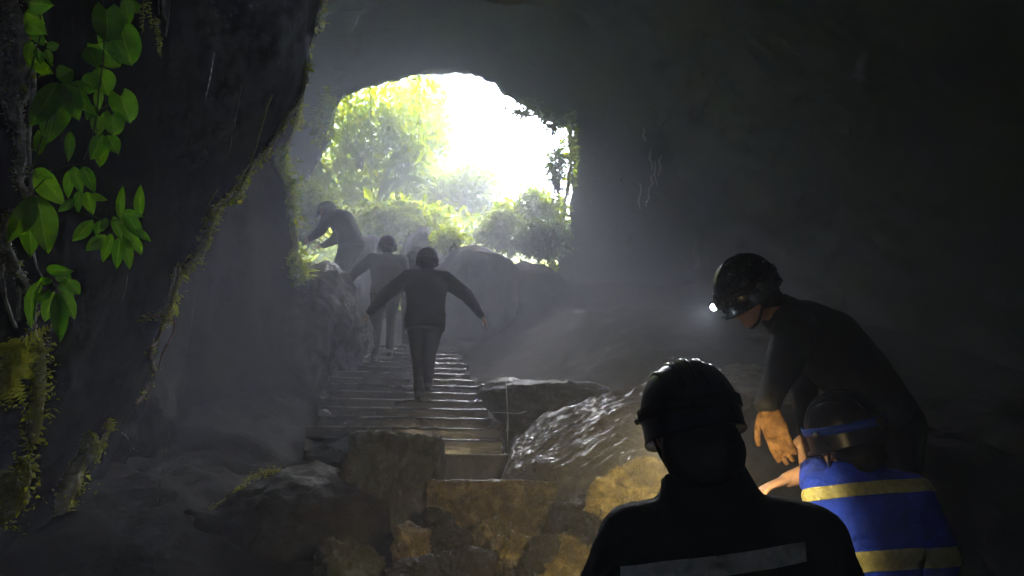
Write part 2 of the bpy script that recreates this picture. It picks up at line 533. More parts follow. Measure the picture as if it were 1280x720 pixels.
# ------------------------------------------------------------------ hillside outside the mouth
hx = np.linspace(-16, 12, 120)
hy = np.linspace(15.2, 60, 110)
HX, HY = np.meshgrid(hx, hy)
def hill_z(x, y):
    # skyline heights taken at Y = 28 m
    top = np.interp(x, [-16, -9, -5.5, -3.0, -1.6, 0.2, 2.5, 6, 12], [25, 22.5, 20.5, 18.0, 15.4, 12.6, 12.6, 14, 16])
    t = np.clip((y - 16.0) / 12.0, 0, 1)
    low = np.interp(x, [-16, -5, -3, 0, 2, 12], [7.5, 6.6, 5.4, 5.0, 6.0, 8.0])
    z = low + (top - low) * (t ** 1.05)
    return z + np.clip((y - 28) / 10, 0, 1) * np.interp(x, [-16, -3, 0, 12], [5, 1.0, -5, 0])
hz = hill_z(HX.ravel(), HY.ravel())
hv = np.stack([HX.ravel(), HY.ravel(), hz], 1)
hv[:, 2] += fbm(hv * 0.5, 4, 41) * 0.5 * np.clip((hv[:, 1] - 16) / 2, 0, 1)
struct(mesh_obj('hillside', hv, grid_faces(len(hy), len(hx)), M['soil']))

# ------------------------------------------------------------------ leaves
def leaf_cloud(name, pts, size, mat, parent=None, droop=0.4, loc=None, aspect=0.45, seed=0, tone=None):
    """folded leaf faces, one per point"""
    g = np.random.default_rng(seed)
    n = len(pts)
    pts = np.asarray(pts)
    s = size * np.exp(g.normal(0, 0.3, n))
    ax = g.normal(0, 1, (n, 3)); ax[:, 2] = ax[:, 2] * 0.6 - droop
    ax /= np.linalg.norm(ax, axis=1)[:, None]
    ref = g.normal(0, 0.5, (n, 3)) + np.array([0, -0.2, 1.0])
    sd = np.cross(ax, ref); sd /= np.linalg.norm(sd, axis=1)[:, None] + 1e-9
    nm = np.cross(sd, ax)
    L = s[:, None]
    b = pts
    m1 = pts + ax * L * 0.42 + sd * L * aspect * 0.5 + nm * L * 0.10
    m2 = pts + ax * L * 0.42 - sd * L * aspect * 0.5 + nm * L * 0.10
    tip = pts + ax * L - nm * L * 0.08
    V = np.stack([b, m1, tip, m2], 1).reshape(-1, 3)
    i = np.arange(n) * 4
    Fc = np.stack([np.stack([i, i + 1, i + 2], 1), np.stack([i, i + 2, i + 3], 1)], 1).reshape(-1, 3)
    o = mesh_obj(name, V, Fc, mat, parent, smooth=False, loc=loc)
    at = o.data.attributes.new('tone', 'FLOAT', 'FACE')
    tn = g.uniform(0, 1, n) if tone is None else np.clip(tone + g.normal(0, 0.2, n), 0, 1)
    at.data.foreach_set('value', np.repeat(tn, 2).astype(np.float32))
    return o

def clump_pts(center, rad, n, seed, clumps=26):
    """points grouped in sub-clumps through an ellipsoid: uneven outline with gaps"""
    g = np.random.default_rng(seed)
    c = g.normal(0, 1, (clumps, 3)); c /= np.linalg.norm(c, axis=1)[:, None]
    c *= (g.uniform(0.25, 1.0, clumps) ** 0.6)[:, None]
    k = g.integers(0, clumps, n)
    r = g.normal(0, 0.24, (n, 3))
    return np.asarray(center) + (c[k] + r) * np.asarray(rad)

# ground cover over the slope
g = np.random.default_rng(5)
n = 52000
x = g.uniform(-8, 4.2, n); y = 15.8 + 14.5 * g.uniform(0, 1, n) ** 1.2
q = np.stack([x, y, hill_z(x, y)], 1)
h = np.clip(fbm(q * 0.8, 3, 51) * 0.6 + 0.35, 0.02, 1.0)
q[:, 2] += h * g.uniform(0, 1, n) + 0.02
tone = np.clip(fbm(q * 0.6, 3, 52) * 0.9 + 0.5, 0, 1)
keep = fbm(q * 1.4, 3, 53) > -0.45
o = leaf_cloud('hillside_foliage', q[keep], 0.17, M['foliage'], seed=1, tone=tone[keep])
o['kind'] = 'stuff'
o['label'] = 'bright green ground cover over the slope beyond the cave mouth'
o['category'] = 'foliage'

def shrub(name, label, px, py, d, rpx, hpx, n, mat, size, seed, cat='shrub', group=None, stems=5):
    c = P(px, py, d)
    r, hh = rpx * d / F, hpx * d / F
    base = np.array([c[0], c[1], min(float(hill_z(c[0], c[1])), c[2] - 0.3 * hh) if c[1] > 15.8 else c[2] - hh])
    t = thing(name, label, cat, base, group)
    g = np.random.default_rng(seed)
    parts = []
    for k in range(stems):
        e = c + g.normal(0, 0.45, 3) * np.array([r, r, hh])
        mid = (base + e) / 2 + g.normal(0, 0.12, 3) * r
        parts.append(tube(spline([base + g.normal(0, 0.04, 3), mid, e], 7), np.linspace(0.03, 0.008, 7), 5))
    v, f = merge(parts)
    mesh_obj('stem', v - base, f, M['bark'], t)
    leaf_cloud('crown', clump_pts(c, (r, r, hh), n, seed) - base, size, mat, t, seed=seed)
    return t

shrub('shrub', 'yellow-green bush filling the upper left of the cave mouth', 452, 165, 16.8, 46, 52, 800, M['foliage'], 0.26, 101, group=None)
shrub('shrub', 'sunlit bush hanging above the leaning walker at the cave mouth', 420, 232, 16.8, 44, 42, 850, M['foliage'], 0.22, 102)
shrub('shrub', 'bright bush between the thin tree and the yellow-green bush', 512, 165, 17.4, 42, 62, 950, M['foliage'], 0.26, 103)
shrub('shrub', 'pale hazy bush below the thin tree on the slope', 530, 235, 18.5, 36, 40, 1100, M['foliage'], 0.2, 104)
shrub('shrub', 'low green bush crowning the slope under the white sky', 590, 244, 18.0, 50, 28, 2000, M['foliage2'], 0.19, 105)
shrub('shrub', 'olive bush beside the right rim of the cave mouth', 668, 272, 15.9, 36, 30, 1500, M['foliage2'], 0.18, 106)
shrub('shrub', 'leafy bush between the round boulder and the slope', 622, 288, 15.6, 42, 24, 1300, M['foliage2'], 0.18, 107)
shrub('shrub', 'low bush behind the heads of the walkers on the stairs', 505, 285, 15.4, 62, 22, 2600, M['foliage'], 0.17, 108)
shrub('shrub', 'creeping bush against the left edge of the cave mouth', 386, 275, 13.2, 20, 30, 1300, M['foliage2'], 0.11, 109)
shrub('hanging_plant', 'faint leafy plant clinging to the hazy rock wall above the mouth', 408, 150, 14.6, 14, 42, 700, M['foliage'], 0.12, 110, 'plant')
shrub('hanging_plant', 'dark leafy spray hanging over the right rim against white sky', 696, 205, 15.2, 13, 34, 420, M['foliage3'], 0.12, 111, 'plant')
shrub('hanging_plant', 'thin plant dangling from the roof edge into the white sky', 655, 136, 15.3, 22, 10, 260, M['foliage3'], 0.1, 112, 'plant')
shrub('hanging_plant', 'small plant dangling from the roof edge next to the corner', 690, 152, 15.2, 16, 9, 220, M['foliage3'], 0.1, 113, 'plant')

shrub('shrub', 'small leafy clump between the round boulder and the flat-topped rock', 560, 300, 13.4, 18, 14, 900, M['foliage'], 0.09, 131)
shrub('shrub', 'bright clump behind the bent walker by the rock wall', 400, 255, 14.6, 26, 24, 1600, M['foliage'], 0.11, 132)
shrub('shrub', 'dense low bush at the foot of the right rim behind the dark boulder', 674, 298, 14.3, 30, 20, 2000, M['foliage3'], 0.12, 133)
shrub('shrub', 'tall leafy bush behind the strap-leaved plant', 480, 215, 17.8, 46, 44, 750, M['foliage'], 0.23, 134)
shrub('shrub', 'narrow bright bush squeezed against the rock at the far left of the mouth', 388, 222, 16.2, 16, 42, 900, M['foliage'], 0.16, 135)
# leafy vines hanging from the roof edge in front of the bushes
for k, (vx, y0_, y1_) in enumerate([(434, 122, 215), (462, 110, 238), (486, 106, 172), (524, 94, 196)]):
    dv = 16.0 + 0.15 * (k % 3)
    c = spline([P(vx, y0_ - 6, dv), P(vx + 3 * math.sin(k), (y0_ + y1_) / 2, dv), P(vx - 2 * math.cos(k * 2), y1_, dv)], 30)
    t = thing('hanging_vine', ['leafy vine hanging before the rock wall beside the yellow-green bush', 'longest leafy vine, hanging in front of the yellow-green bush', 'shortest leafy vine, hanging from the middle of the roof edge', 'leafy vine hanging close beside the slender tree trunk'][k], 'vine', c[-1], 'vines hanging at the cave mouth')
    v, f = tube(c - c[-1], 0.012, 5)
    mesh_obj('stem', v, f, M['gstem'], t)
    g = np.random.default_rng(400 + k)
    kk = g.integers(0, 30, 150)
    leaf_cloud('leaves', c[kk] + g.normal(0, 1, (150, 3)) * np.array([0.13, 0.13, 0.06]) - c[-1], 0.17, M['foliage'], t, droop=0.9, seed=410 + k)
# thin tree with an overhanging crown
tb = P(541, 262, 21.0); tb[2] = hill_z(tb[0], tb[1]) - 0.1
tree = thing('slender_tree', 'slender tree with overhanging crown in front of the white sky', 'tree', tb)
tp = P(541, 120, 21.0)
v, f = tube(spline([tb, (tb + tp) / 2 + np.array([0.08, 0, 0]), tp], 14) - tb, np.linspace(0.09, 0.035, 14), 8, 0.15)
trk = mesh_obj('trunk', v, f, M['bark'], tree)
br = []
for (ex, ey) in [(575, 98), (600, 150), (520, 105), (560, 110), (590, 120)]:
    e = P(ex, ey, 21.0 + random.uniform(-0.6, 0.6))
    s = tb + (tp - tb) * random.uniform(0.75, 0.98)
    br.append(tube(spline([s, (s + e) / 2 + np.array([0, 0, 0.12]), e], 8) - tb, np.linspace(0.035, 0.01, 8), 6))
v, f = merge(br)
mesh_obj('branch', v, f, M['bark'], trk)
cp = np.concatenate([clump_pts(P(548, 106, 21), (1.0, 0.8, 0.5), 2600, 121), clump_pts(P(584, 135, 21), (0.42, 0.5, 0.8), 520, 122, 9), clump_pts(P(541, 190, 21), (0.4, 0.5, 1.6), 1500, 123, 14)])
leaf_cloud('crown', cp - tb, 0.15, M['foliage3'], tree, seed=124)

# big strap-leaved plant on the slope
pb = P(470, 268, 17.0); pb[2] = hill_z(pb[0], pb[1])
pb = np.array([pb[0], pb[1], P(470, 268, 17.0)[2]])
pal = thing('strap_leaf_plant', 'large plant with long arching strap leaves on the bright slope', 'plant', pb)
for k, (ex, ey, mxp, myp) in enumerate([(527, 199, 490, 212), (545, 235, 505, 226), (540, 266, 510, 248), (520, 275, 500, 262), (430, 230, 452, 235), (497, 222, 482, 235), (445, 285, 455, 268)]):
    e = P(ex, ey, 16.4 + 0.2 * (k % 3)); m_ = P(mxp, myp, 16.6)
    c = spline([pb, m_, e], 12)
    w = 0.13 * np.sin(np.linspace(0.25, math.pi, 12)) ** 0.7 + 0.004
    tan = np.gradient(c, axis=0)
    sd = np.cross(tan, np.array([0, -0.8, 0.6])); sd /= np.linalg.norm(sd, axis=1)[:, None]
    nm = np.cross(sd, tan); nm /= np.linalg.norm(nm, axis=1)[:, None]
    V = np.concatenate([c + sd * w[:, None] + nm * w[:, None] * 0.35, c, c - sd * w[:, None] + nm * w[:, None] * 0.35]) - pb
    Fc = [(a + 12 * r_, a + 1 + 12 * r_, a + 13 + 12 * r_, a + 12 + 12 * r_) for r_ in (0, 1) for a in range(11)]
    lo = mesh_obj('leaf', V, Fc, M['frond'], pal)
    at = lo.data.attributes.new('tone', 'FLOAT', 'FACE'); at.data.foreach_set('value', [0.4 + 0.1 * (k % 5)] * len(Fc))

# ------------------------------------------------------------------ rocks
def ico(sub):
    bm = bmesh.new()
    bmesh.ops.create_icosphere(bm, subdivisions=sub, radius=1)
    V = np.array([v.co[:] for v in bm.verts]); Fc = [tuple(v.index for v in f.verts) for f in bm.faces]
    bm.free()
    return V, Fc
ICO = {k: ico(k) for k in (3, 4, 5, 6)}

def rock_verts(size, sub, seed, planes=16, angular=0.8, rough=0.06, ridge=None, rot=0.0, tilt=(0, 0), box=False, dmin=0.72):
    V, Fc = ICO[sub]
    g = np.random.default_rng(seed)
    nrm = g.normal(0, 1, (planes, 3)); nrm /= np.linalg.norm(nrm, axis=1)[:, None]
    dd = g.uniform(dmin, 1.0, planes)
    if box:
        bx_ = np.concatenate([np.eye(3), -np.eye(3)]) + g.normal(0, 0.08, (6, 3))
        nrm = np.concatenate([bx_ / np.linalg.norm(bx_, axis=1)[:, None], nrm[:6]]); dd = np.concatenate([np.full(6, 0.85), np.full(6, 1.12)])
    dt = np.maximum(V @ nrm.T, 1e-3)
    r = np.min(dd[None] / dt, axis=1)
    r = np.minimum(r, 1.25)
    r = angular * r + (1 - angular)
    W = V * r[:, None]
    W = W * np.asarray(size)
    s = float(np.mean(size))
    W = W + V * ((fbm(V * 1.7 + seed, 5, seed) * 0.16 + fbm(V * 5 + seed, 5, seed + 3, ridged=True) * rough + fbm(V * 14 + seed, 3, seed + 8) * rough * 0.35) * s)[:, None]
    if ridge is not None:
        W = W + V * ridge(W)[:, None]
    M3 = Matrix.Rotation(rot, 3, 'Z') @ Matrix.Rotation(tilt[0], 3, 'X') @ Matrix.Rotation(tilt[1], 3, 'Y')
    return W @ np.array(M3).T, Fc

def boulder(name, label, c, size, mat, seed, sub=5, group=None, cat='boulder', **kw):
    W, Fc = rock_verts(size, sub, seed, **kw)
    base = np.array([c[0], c[1], c[2] + W[:, 2].min()])
    o = mesh_obj(name, W + np.asarray(c) - base, Fc, mat)
    o.location = base
    return tag(o, label, cat, group)

# wet slab with glinting ridges, right of the stairs
def streaks(W):
    d = np.array([0.94, 0.2, 0.28]); d /= np.linalg.norm(d)
    al = W @ d
    pe = W - al[:, None] * d
    q = pe * 7.5 + (al * 1.5)[:, None] * d
    return fbm(q, 4, 61, ridged=True) * 0.045 + fbm(W * 16, 3, 62) * 0.018
wx, wy = np.linspace(-0.25, 2.9, 300), np.linspace(4.55, 7.0, 230)
WX, WY = np.meshgrid(wx, wy)
wxx, wyy = WX.ravel(), WY.ravel()
front = np.interp(wxx, [-0.3, 0.0, 0.45, 0.8, 1.4, 2.9], [5.75, 5.35, 4.9, 4.75, 4.85, 5.2])
t_ = np.clip((wyy - front) / 1.5, -1, 1.4)
crest = np.interp(wxx, [-0.3, 0.0, 0.3, 0.8, 1.4, 2.0, 2.9], [1.9, 2.05, 2.3, 2.42, 2.55, 2.75, 2.7])
foot = np.interp(wxx, [-0.3, 0.2, 0.5, 1.0, 2.9], [1.8, 1.8, 1.72, 1.72, 1.8])
zz = foot + (crest - foot) * (1 - (1 - np.clip(t_, 0, 1)) ** 1.35)
zz -= np.clip(-t_, 0, 1) * 3.2 + np.clip(t_ - 1.0, 0, 1) ** 1.3 * 2.5
zz -= np.clip((0.02 - wxx) / 0.25, 0, 1) ** 1.5 * 0.8
wv_ = np.stack([wxx, wyy, zz], 1)
sd_ = np.array([0.80, 0.55, 0.24]); sd_ /= np.linalg.norm(sd_)
al = wv_ @ sd_
pe = wv_ - al[:, None] * sd_
q_ = pe * 9.5 + (al * 1.1)[:, None] * sd_
zz = zz + fbm(q_, 5, 61, ridged=True, gain=0.62) * 0.05 + fbm(wv_ * 1.6, 4, 63) * 0.1 + fbm(wv_ * 20, 3, 62) * 0.008
wv_[:, 2] = zz
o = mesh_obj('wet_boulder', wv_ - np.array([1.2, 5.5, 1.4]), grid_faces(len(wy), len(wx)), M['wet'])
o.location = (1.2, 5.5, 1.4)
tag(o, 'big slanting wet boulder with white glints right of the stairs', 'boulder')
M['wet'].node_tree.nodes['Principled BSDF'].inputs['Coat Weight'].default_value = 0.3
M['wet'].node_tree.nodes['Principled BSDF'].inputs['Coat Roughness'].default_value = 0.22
boulder('boulder', 'yellow-lit rock under the wet boulder behind the foreground man', P(800, 620, 3.2), (0.24, 0.18, 0.16), M['lamplit_rock'], 17, sub=6, rot=0.3, angular=1.0, rough=0.2, dmin=0.55)
boulder('boulder', 'dark squared rock on the bank behind the wet boulder', P(700, 520, 7.4), (0.75, 0.5, 0.36), M['stone'], 19, sub=5)
boulder('boulder', 'large round boulder silhouetted beside the top of the stairs', P(592, 378, 13.0), (0.8, 0.8, 1.05), M['lwall'], 23, sub=5, angular=0.4)
boulder('boulder', 'low dark boulder under the bushes at the right rim', P(655, 380, 13.4), (0.9, 0.7, 0.8), M['lwall'], 29, angular=0.5)
boulder('boulder', 'hazy flat-topped rock just behind the walkers heads', P(532, 340, 14.0), (0.45, 0.45, 0.75), M['lwall'], 31, angular=0.8, rough=0.1)
boulder('boulder', 'rounded rock rising between the bent walker and the helmeted walker', P(462, 352, 13.2), (0.42, 0.45, 0.95), M['lwall'], 37, angular=0.6, rough=0.1)
boulder('boulder', 'big dark boulder at the left edge of the stairs', P(392, 425, 9.7), (0.72, 0.8, 1.0), M['stone'], 41, sub=6, angular=0.6)
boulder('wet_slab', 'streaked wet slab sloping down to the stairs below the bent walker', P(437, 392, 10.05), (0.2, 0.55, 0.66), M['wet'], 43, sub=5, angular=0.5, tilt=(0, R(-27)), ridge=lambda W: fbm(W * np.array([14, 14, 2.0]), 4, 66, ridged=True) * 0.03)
boulder('stone_block', 'rough mossy stone block at the foot of the stairs', P(492, 622, 5.2), (0.34, 0.42, 0.46), M['mossy'], 47, sub=6, angular=1.0, rough=0.13, box=True)
boulder('boulder', 'dark sloping rock left of the mossy stone block', P(385, 660, 4.9), (0.55, 0.6, 0.36), M['stone'], 53, angular=0.6)
boulder('boulder', 'dark rock rising at the foot of the left wall', P(250, 720, 4.7), (0.8, 0.7, 0.45), M['lwall'], 59, angular=0.6)
loose = [
    ('small speckled lamplight-yellow rock beside the base of the mossy block', (516, 680), 4.15, (0.1, 0.1, 0.1), 'lamplit_rock', 71),
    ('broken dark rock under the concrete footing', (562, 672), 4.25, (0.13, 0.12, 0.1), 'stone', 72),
    ('flat pale-edged rock wedged beneath the concrete footing', (612, 672), 4.3, (0.15, 0.13, 0.09), 'lamplit_rock', 73),
    ('upright lamplight-yellow rock in the rubble by the dark slab', (645, 702), 3.9, (0.14, 0.13, 0.17), 'lamplit_rock', 74),
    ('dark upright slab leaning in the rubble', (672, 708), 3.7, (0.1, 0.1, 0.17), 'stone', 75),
    ('broad lamplight-ochre rock beside the foreground mans arm', (712, 712), 3.7, (0.2, 0.18, 0.17), 'lamplit_rock', 76),
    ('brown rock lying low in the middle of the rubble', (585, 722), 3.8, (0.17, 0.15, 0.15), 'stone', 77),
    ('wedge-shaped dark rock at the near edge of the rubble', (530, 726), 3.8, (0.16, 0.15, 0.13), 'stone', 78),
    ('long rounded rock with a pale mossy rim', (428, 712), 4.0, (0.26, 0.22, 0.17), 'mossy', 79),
    ('lamplight-ochre rock tucked under the right end of the footing', (742, 642), 4.5, (0.16, 0.16, 0.15), 'lamplit_rock', 80),
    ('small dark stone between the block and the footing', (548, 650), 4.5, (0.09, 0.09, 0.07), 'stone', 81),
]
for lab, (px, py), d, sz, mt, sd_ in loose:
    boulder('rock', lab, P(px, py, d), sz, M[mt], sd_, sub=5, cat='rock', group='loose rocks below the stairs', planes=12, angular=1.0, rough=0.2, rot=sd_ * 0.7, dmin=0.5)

# ------------------------------------------------------------------ stairs
sb = np.array([S0[0], S0[1], SZ0 - 0.3])
stair = thing('staircase', 'worn wet concrete staircase climbing to the cave mouth', 'staircase', sb, rz=ST_A)
def block_mesh(w, d, h, seed, nx=60, wob=0.011, nz=5, rad=0.022, ywob=1.6):
    """a worn slab: rounded nosing profile swept across, uneven edges; front at y=0, top at z=0"""
    prof = [(0.0, -h * t) for t in np.linspace(1, 0.16, nz)] + [(0.0, -rad * 1.6)]
    for a in np.linspace(0, 90, 7):
        prof.append((rad - rad * math.cos(R(a)), -rad + rad * math.sin(R(a))))
    prof += [(d * 0.35, 0.003), (d * 0.7, 0.005), (d, 0.006), (d, -h)]
    prof = np.array(prof)
    xs = np.linspace(-w / 2, w / 2, nx)
    V = np.array([[x, p[0], p[1]] for x in xs for p in prof])
    m = len(prof)
    q = V * np.array([5, 9, 9]) + seed * 7.7
    V[:, 2] += fbm(q, 4, seed) * wob
    V[:, 1] += fbm(q + 31, 5, seed + 1, gain=0.6) * wob * ywob
    Fc = grid_faces(nx, m, True)
    Fc.append(tuple(range(m))); Fc.append(tuple((nx - 1) * m + k for k in range(m))[::-1])
    return V, Fc
for k in range(NST):
    V, Fc = block_mesh(1.75 + 0.06 * math.sin(k * 2.1), RUN + 0.05, 0.30, k + 1, 60, 0.008, 5, 0.022, 0.7)
    V += np.array([0.02 * math.sin(k * 3.3), k * RUN, k * RISE + 0.3])
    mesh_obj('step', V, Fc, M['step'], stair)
def stair_pt(k, u):
    """standing point on step k, u metres right of the stair axis"""
    y = (k + 0.5) * RUN
    return np.array([S0[0] + math.cos(ST_A) * u + UPX * y, S0[1] + math.sin(ST_A) * u + UPY * y, SZ0 + k * RISE + 0.012])
# concrete landing blocks at the foot
V, Fc = block_mesh(0.67, 0.5, 0.45, 91, 60, 0.012, 16)
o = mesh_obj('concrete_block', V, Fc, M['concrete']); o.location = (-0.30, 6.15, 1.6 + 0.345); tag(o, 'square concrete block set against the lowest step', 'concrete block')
V, Fc = block_mesh(1.28, 1.3, 0.5, 92, 110, 0.035, 34, 0.03)
o = mesh_obj('concrete_footing', V, Fc, M['lamplit_rock']); o.location = (0.08, 4.98, 1.6 + 0.112); tag(o, 'broad lamplight-ochre concrete footing below the stairs', 'footing')  # footing's ochre is lamplight carried by the colour

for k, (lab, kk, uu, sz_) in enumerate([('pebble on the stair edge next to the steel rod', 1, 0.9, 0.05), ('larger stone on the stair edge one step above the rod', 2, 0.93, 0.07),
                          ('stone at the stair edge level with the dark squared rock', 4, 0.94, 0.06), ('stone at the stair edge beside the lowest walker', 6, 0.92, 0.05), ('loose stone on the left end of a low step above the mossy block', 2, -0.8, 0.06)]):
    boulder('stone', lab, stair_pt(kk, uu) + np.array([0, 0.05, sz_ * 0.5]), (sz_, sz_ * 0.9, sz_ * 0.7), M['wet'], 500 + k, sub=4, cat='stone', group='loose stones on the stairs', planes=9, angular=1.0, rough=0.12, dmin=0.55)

# thin rod with a wire
rb = P(634, 567, 6.35)
rod = thing('metal_rod', 'thin upright steel rod beside the lowest step', 'rod', rb)
v, f = tube(np.array([[0, 0, -0.05], [0.005, 0, 0.3], [-0.012, 0, 0.64]]), [0.007, 0.006, 0.005], 8)
mesh_obj('pole', v, f, M['metal'], rod)
v, f = tube(spline([(-0.13, 0.05, 0.36), (0, 0, 0.352), (0.08, 0.02, 0.345), (0.17, 0.06, 0.37)], 10), 0.004, 6)
mesh_obj('wire', v, f, M['metal'], rod)

# ------------------------------------------------------------------ roots and moss on the left wall
def root(name, label, px, d, rad_px, mat, moss_n=0, seed=0, cat='root', parent=None, base=None, extra=None, moss_spread=1.2, moss_mat='moss', msize=0.035, on_wall=None, lichen_n=0):
    on_wall = 3.0 < d[0] < 9.9 if on_wall is None else on_wall
    def seat(pl):
        out, last = [], None
        for (x, y), dd in zip(pl, np.linspace(d[0], d[1], len(pl))):
            w = wall_depth(x, y, d[0] - 1.6, d[0] + 1.2) if on_wall else None
            dd = w if w is not None else (last if (on_wall and last) else dd)
            last = dd
            out.append(P(x, y, dd))
        return np.array(out)
    pts = seat(px)
    n = max(14, len(pts) * 9)
    c = spline(pts, n)
    g = np.random.default_rng(seed)
    dm = (d[0] + d[1]) / 2
    rad = np.interp(np.linspace(0, 1, n), np.linspace(0, 1, len(rad_px)), rad_px) * dm / F
    c = c + np.stack([fbm(c * 9 + k * 5, 3, seed + k) for k in range(3)], 1) * rad.mean() * 1.4
    t = thing(name, label, cat, c[-1])
    v, f = tube(c, rad, 10, 0.55, seed)
    mesh_obj('root', v - c[-1], f, mat, t)
    for e in (extra or []):
        pe = seat(e[0])
        ce = spline(pe, max(10, len(pe) * 7))
        re = np.linspace(e[1], e[1] * 0.5, len(ce)) * dm / F
        v, f = tube(ce, re, 8, 0.5, seed + 5)
        mesh_obj('root', v - c[-1], f, mat, t)
    if lichen_n:
        k = g.integers(0, n, lichen_n)
        dr = g.normal(0, 1, (lichen_n, 3)); dr /= np.linalg.norm(dr, axis=1)[:, None]
        lo_ = leaf_cloud('lichen', c[k] + dr * (rad[k] * g.uniform(0.8, 1.5, lichen_n))[:, None] - c[-1], 0.009, M['lichen'], t, droop=0.1, aspect=0.8, seed=seed + 2)
        lo_['kind'] = 'stuff'
    if moss_n:
        k = g.integers(0, n, moss_n)
        wgt = np.clip(fbm(c * 3.0, 3, seed + 9) + 0.35, 0.02, 1)
        k = g.choice(n, moss_n, p=wgt / wgt.sum())
        mp = c[k] + g.normal(0, 1, (moss_n, 3)) * (rad[k] * moss_spread)[:, None]
        mo = leaf_cloud('moss', mp - c[-1], msize, M[moss_mat], t, droop=0.2, aspect=0.6, seed=seed)
        mo['kind'] = 'stuff'
    return t

root('mossy_root', 'long mossy root running down the edge of the left wall', [(384, 80), (375, 120), (345, 172), (335, 190), (312, 212), (295, 240), (268, 262), (262, 285), (243, 325), (222, 340)], (5.12, 4.95), [2, 3, 2.5, 3, 4], M['mossroot'], 1000, 201, extra=[([(340, 118), (332, 140), (318, 190), (300, 222), (285, 245), (270, 275), (250, 330)], 1.6), ([(272, 235), (262, 255), (258, 290), (236, 330)], 1.3)], moss_spread=1.3, msize=0.03)
root('mossy_root', 'pair of thick mossy roots below the long root', [(230, 330), (222, 350), (215, 375), (205, 396)], (4.95, 4.9), [3.5, 4, 3.5], M['mossroot'], 500, 202, extra=[([(219, 335), (214, 360), (206, 385), (203, 398)], 2.0)], moss_spread=1.4, msize=0.03)
root('root', 'reddish looping root in the middle of the left wall', [(178, 400), (190, 395), (204, 400), (196, 425), (188, 445), (192, 465), (186, 485), (170, 505)], (4.9, 4.85), [1.3, 1.8, 3.2, 2.0], M['redroot'], 200, 203, extra=[([(204, 400), (218, 402), (215, 420), (204, 440), (198, 460), (190, 480), (180, 512)], 1.8)], moss_spread=1.4, msize=0.025)
root('mossy_root', 'thin moss-tipped root below the reddish loop', [(137, 526), (135, 540), (126, 560), (119, 578)], (4.75, 4.7), [2.0, 2.5, 1.2], M['mossroot'], 160, 204, msize=0.025)
root('mossy_root', 'broad curtain of hanging moss low on the left wall', [(109, 550), (104, 570), (90, 590), (78, 625), (68, 665), (55, 700), (52, 730)], (4.5, 4.45), [3, 8, 10, 10, 7, 5], M['mossroot'], 3000, 205, moss_spread=1.0, msize=0.03, extra=[([(110, 575), (95, 610), (85, 650), (68, 700)], 3.0), ([(98, 580), (75, 640), (60, 690)], 3.0)])
root('mossy_creeper', 'leafy creeper trailing down the far edge of the left wall', [(352, 190), (352, 215), (362, 240), (364, 270), (367, 300), (369, 330), (371, 346)], (9.5, 9.3), [3, 4, 4, 5, 5], M['mossroot'], 1700, 206, cat='creeper', moss_spread=1.5, msize=0.075, moss_mat='foliage')
root('mossy_creeper', 'thin creeper along the upper outline of the left wall', [(404, 0), (400, 25), (388, 50), (384, 62), (381, 98), (371, 130), (371, 152), (357, 186)], (9.5, 9.5), [1.2, 1.5, 1.5], M['mossroot'], 420, 207, cat='creeper', moss_spread=1.6, msize=0.06, extra=[([(388, 0), (392, 15), (384, 40), (366, 70), (350, 85), (338, 115), (333, 135)], 1.6)])
root('hanging_root', 'yellow-lit root hanging down the right rim of the mouth', [(713, 140), (712, 165), (714, 200), (708, 250), (700, 290), (692, 330), (684, 345)], (15.3, 15.1), [2, 2.4, 2, 2.5], M['mossroot'], 800, 208, moss_spread=1.6, msize=0.1, moss_mat='foliage')
root('root', 'thin branching root on the wet rocks at far left bottom', [(152, 541), (160, 548), (166, 560), (172, 564)], (4.7, 4.7), [1.2, 0.8], M['root'], 0, 209, extra=[([(164, 556), (163, 564)], 0.8)])
root('mossy_ledge_root', 'pale mossy root lying along the dark rock ridge', [(350, 588), (330, 590), (312, 598), (302, 607), (285, 622), (255, 640), (215, 662), (205, 667)], (4.8, 4.5), [2.5, 2.0, 1.0, 1.0], M['mossroot'], 260, 210, msize=0.02)
# near left: bark-like roots down the picture's left side
root('gnarled_root', 'pale gnarled root thick with lichen at upper left', [(20, -20), (26, 40), (24, 95), (18, 130), (26, 180), (34, 225), (36, 262)], (2.35, 2.3), [9, 13, 14, 9, 7, 5, 5], M['root'], 130, 211, extra=[([(5, 30), (6, 70), (2, 115), (14, 150)], 6), ([(40, 60), (42, 100), (38, 140), (36, 180), (40, 240)], 4), ([(12, 30), (14, 90), (20, 150), (24, 200)], 5)], msize=0.018, moss_spread=1.0, lichen_n=1500)
root('gnarled_root', 'split pale root with strands behind the seedlings', [(36, 262), (30, 275), (10, 265), (6, 290), (16, 330), (28, 350), (40, 385), (44, 425)], (2.3, 2.3), [3, 4, 4, 5, 8, 6, 5, 4], M['root'], 60, 212, extra=[([(5, 300), (2, 340), (8, 380), (20, 410)], 4), ([(20, 330), (24, 370), (22, 400)], 3), ([(34, 270), (38, 290), (45, 330), (52, 345)], 2)], msize=0.015, lichen_n=900)
root('mossy_root', 'mossy root dangling below the fern at the left edge', [(46, 425), (50, 460), (48, 500), (46, 530), (40, 565)], (2.3, 2.3), [6, 8, 7, 7, 3], M['mossroot'], 420, 213, msize=0.018)
root('mossy_root', 'grey-green mossy root tapering at the lower left edge', [(36, 575), (30, 600), (18, 625), (4, 655)], (2.3, 2.3), [3, 10, 13, 4], M['mossroot'], 300, 214, msize=0.016, extra=[([(10, 590), (4, 620), (-4, 650)], 8)])
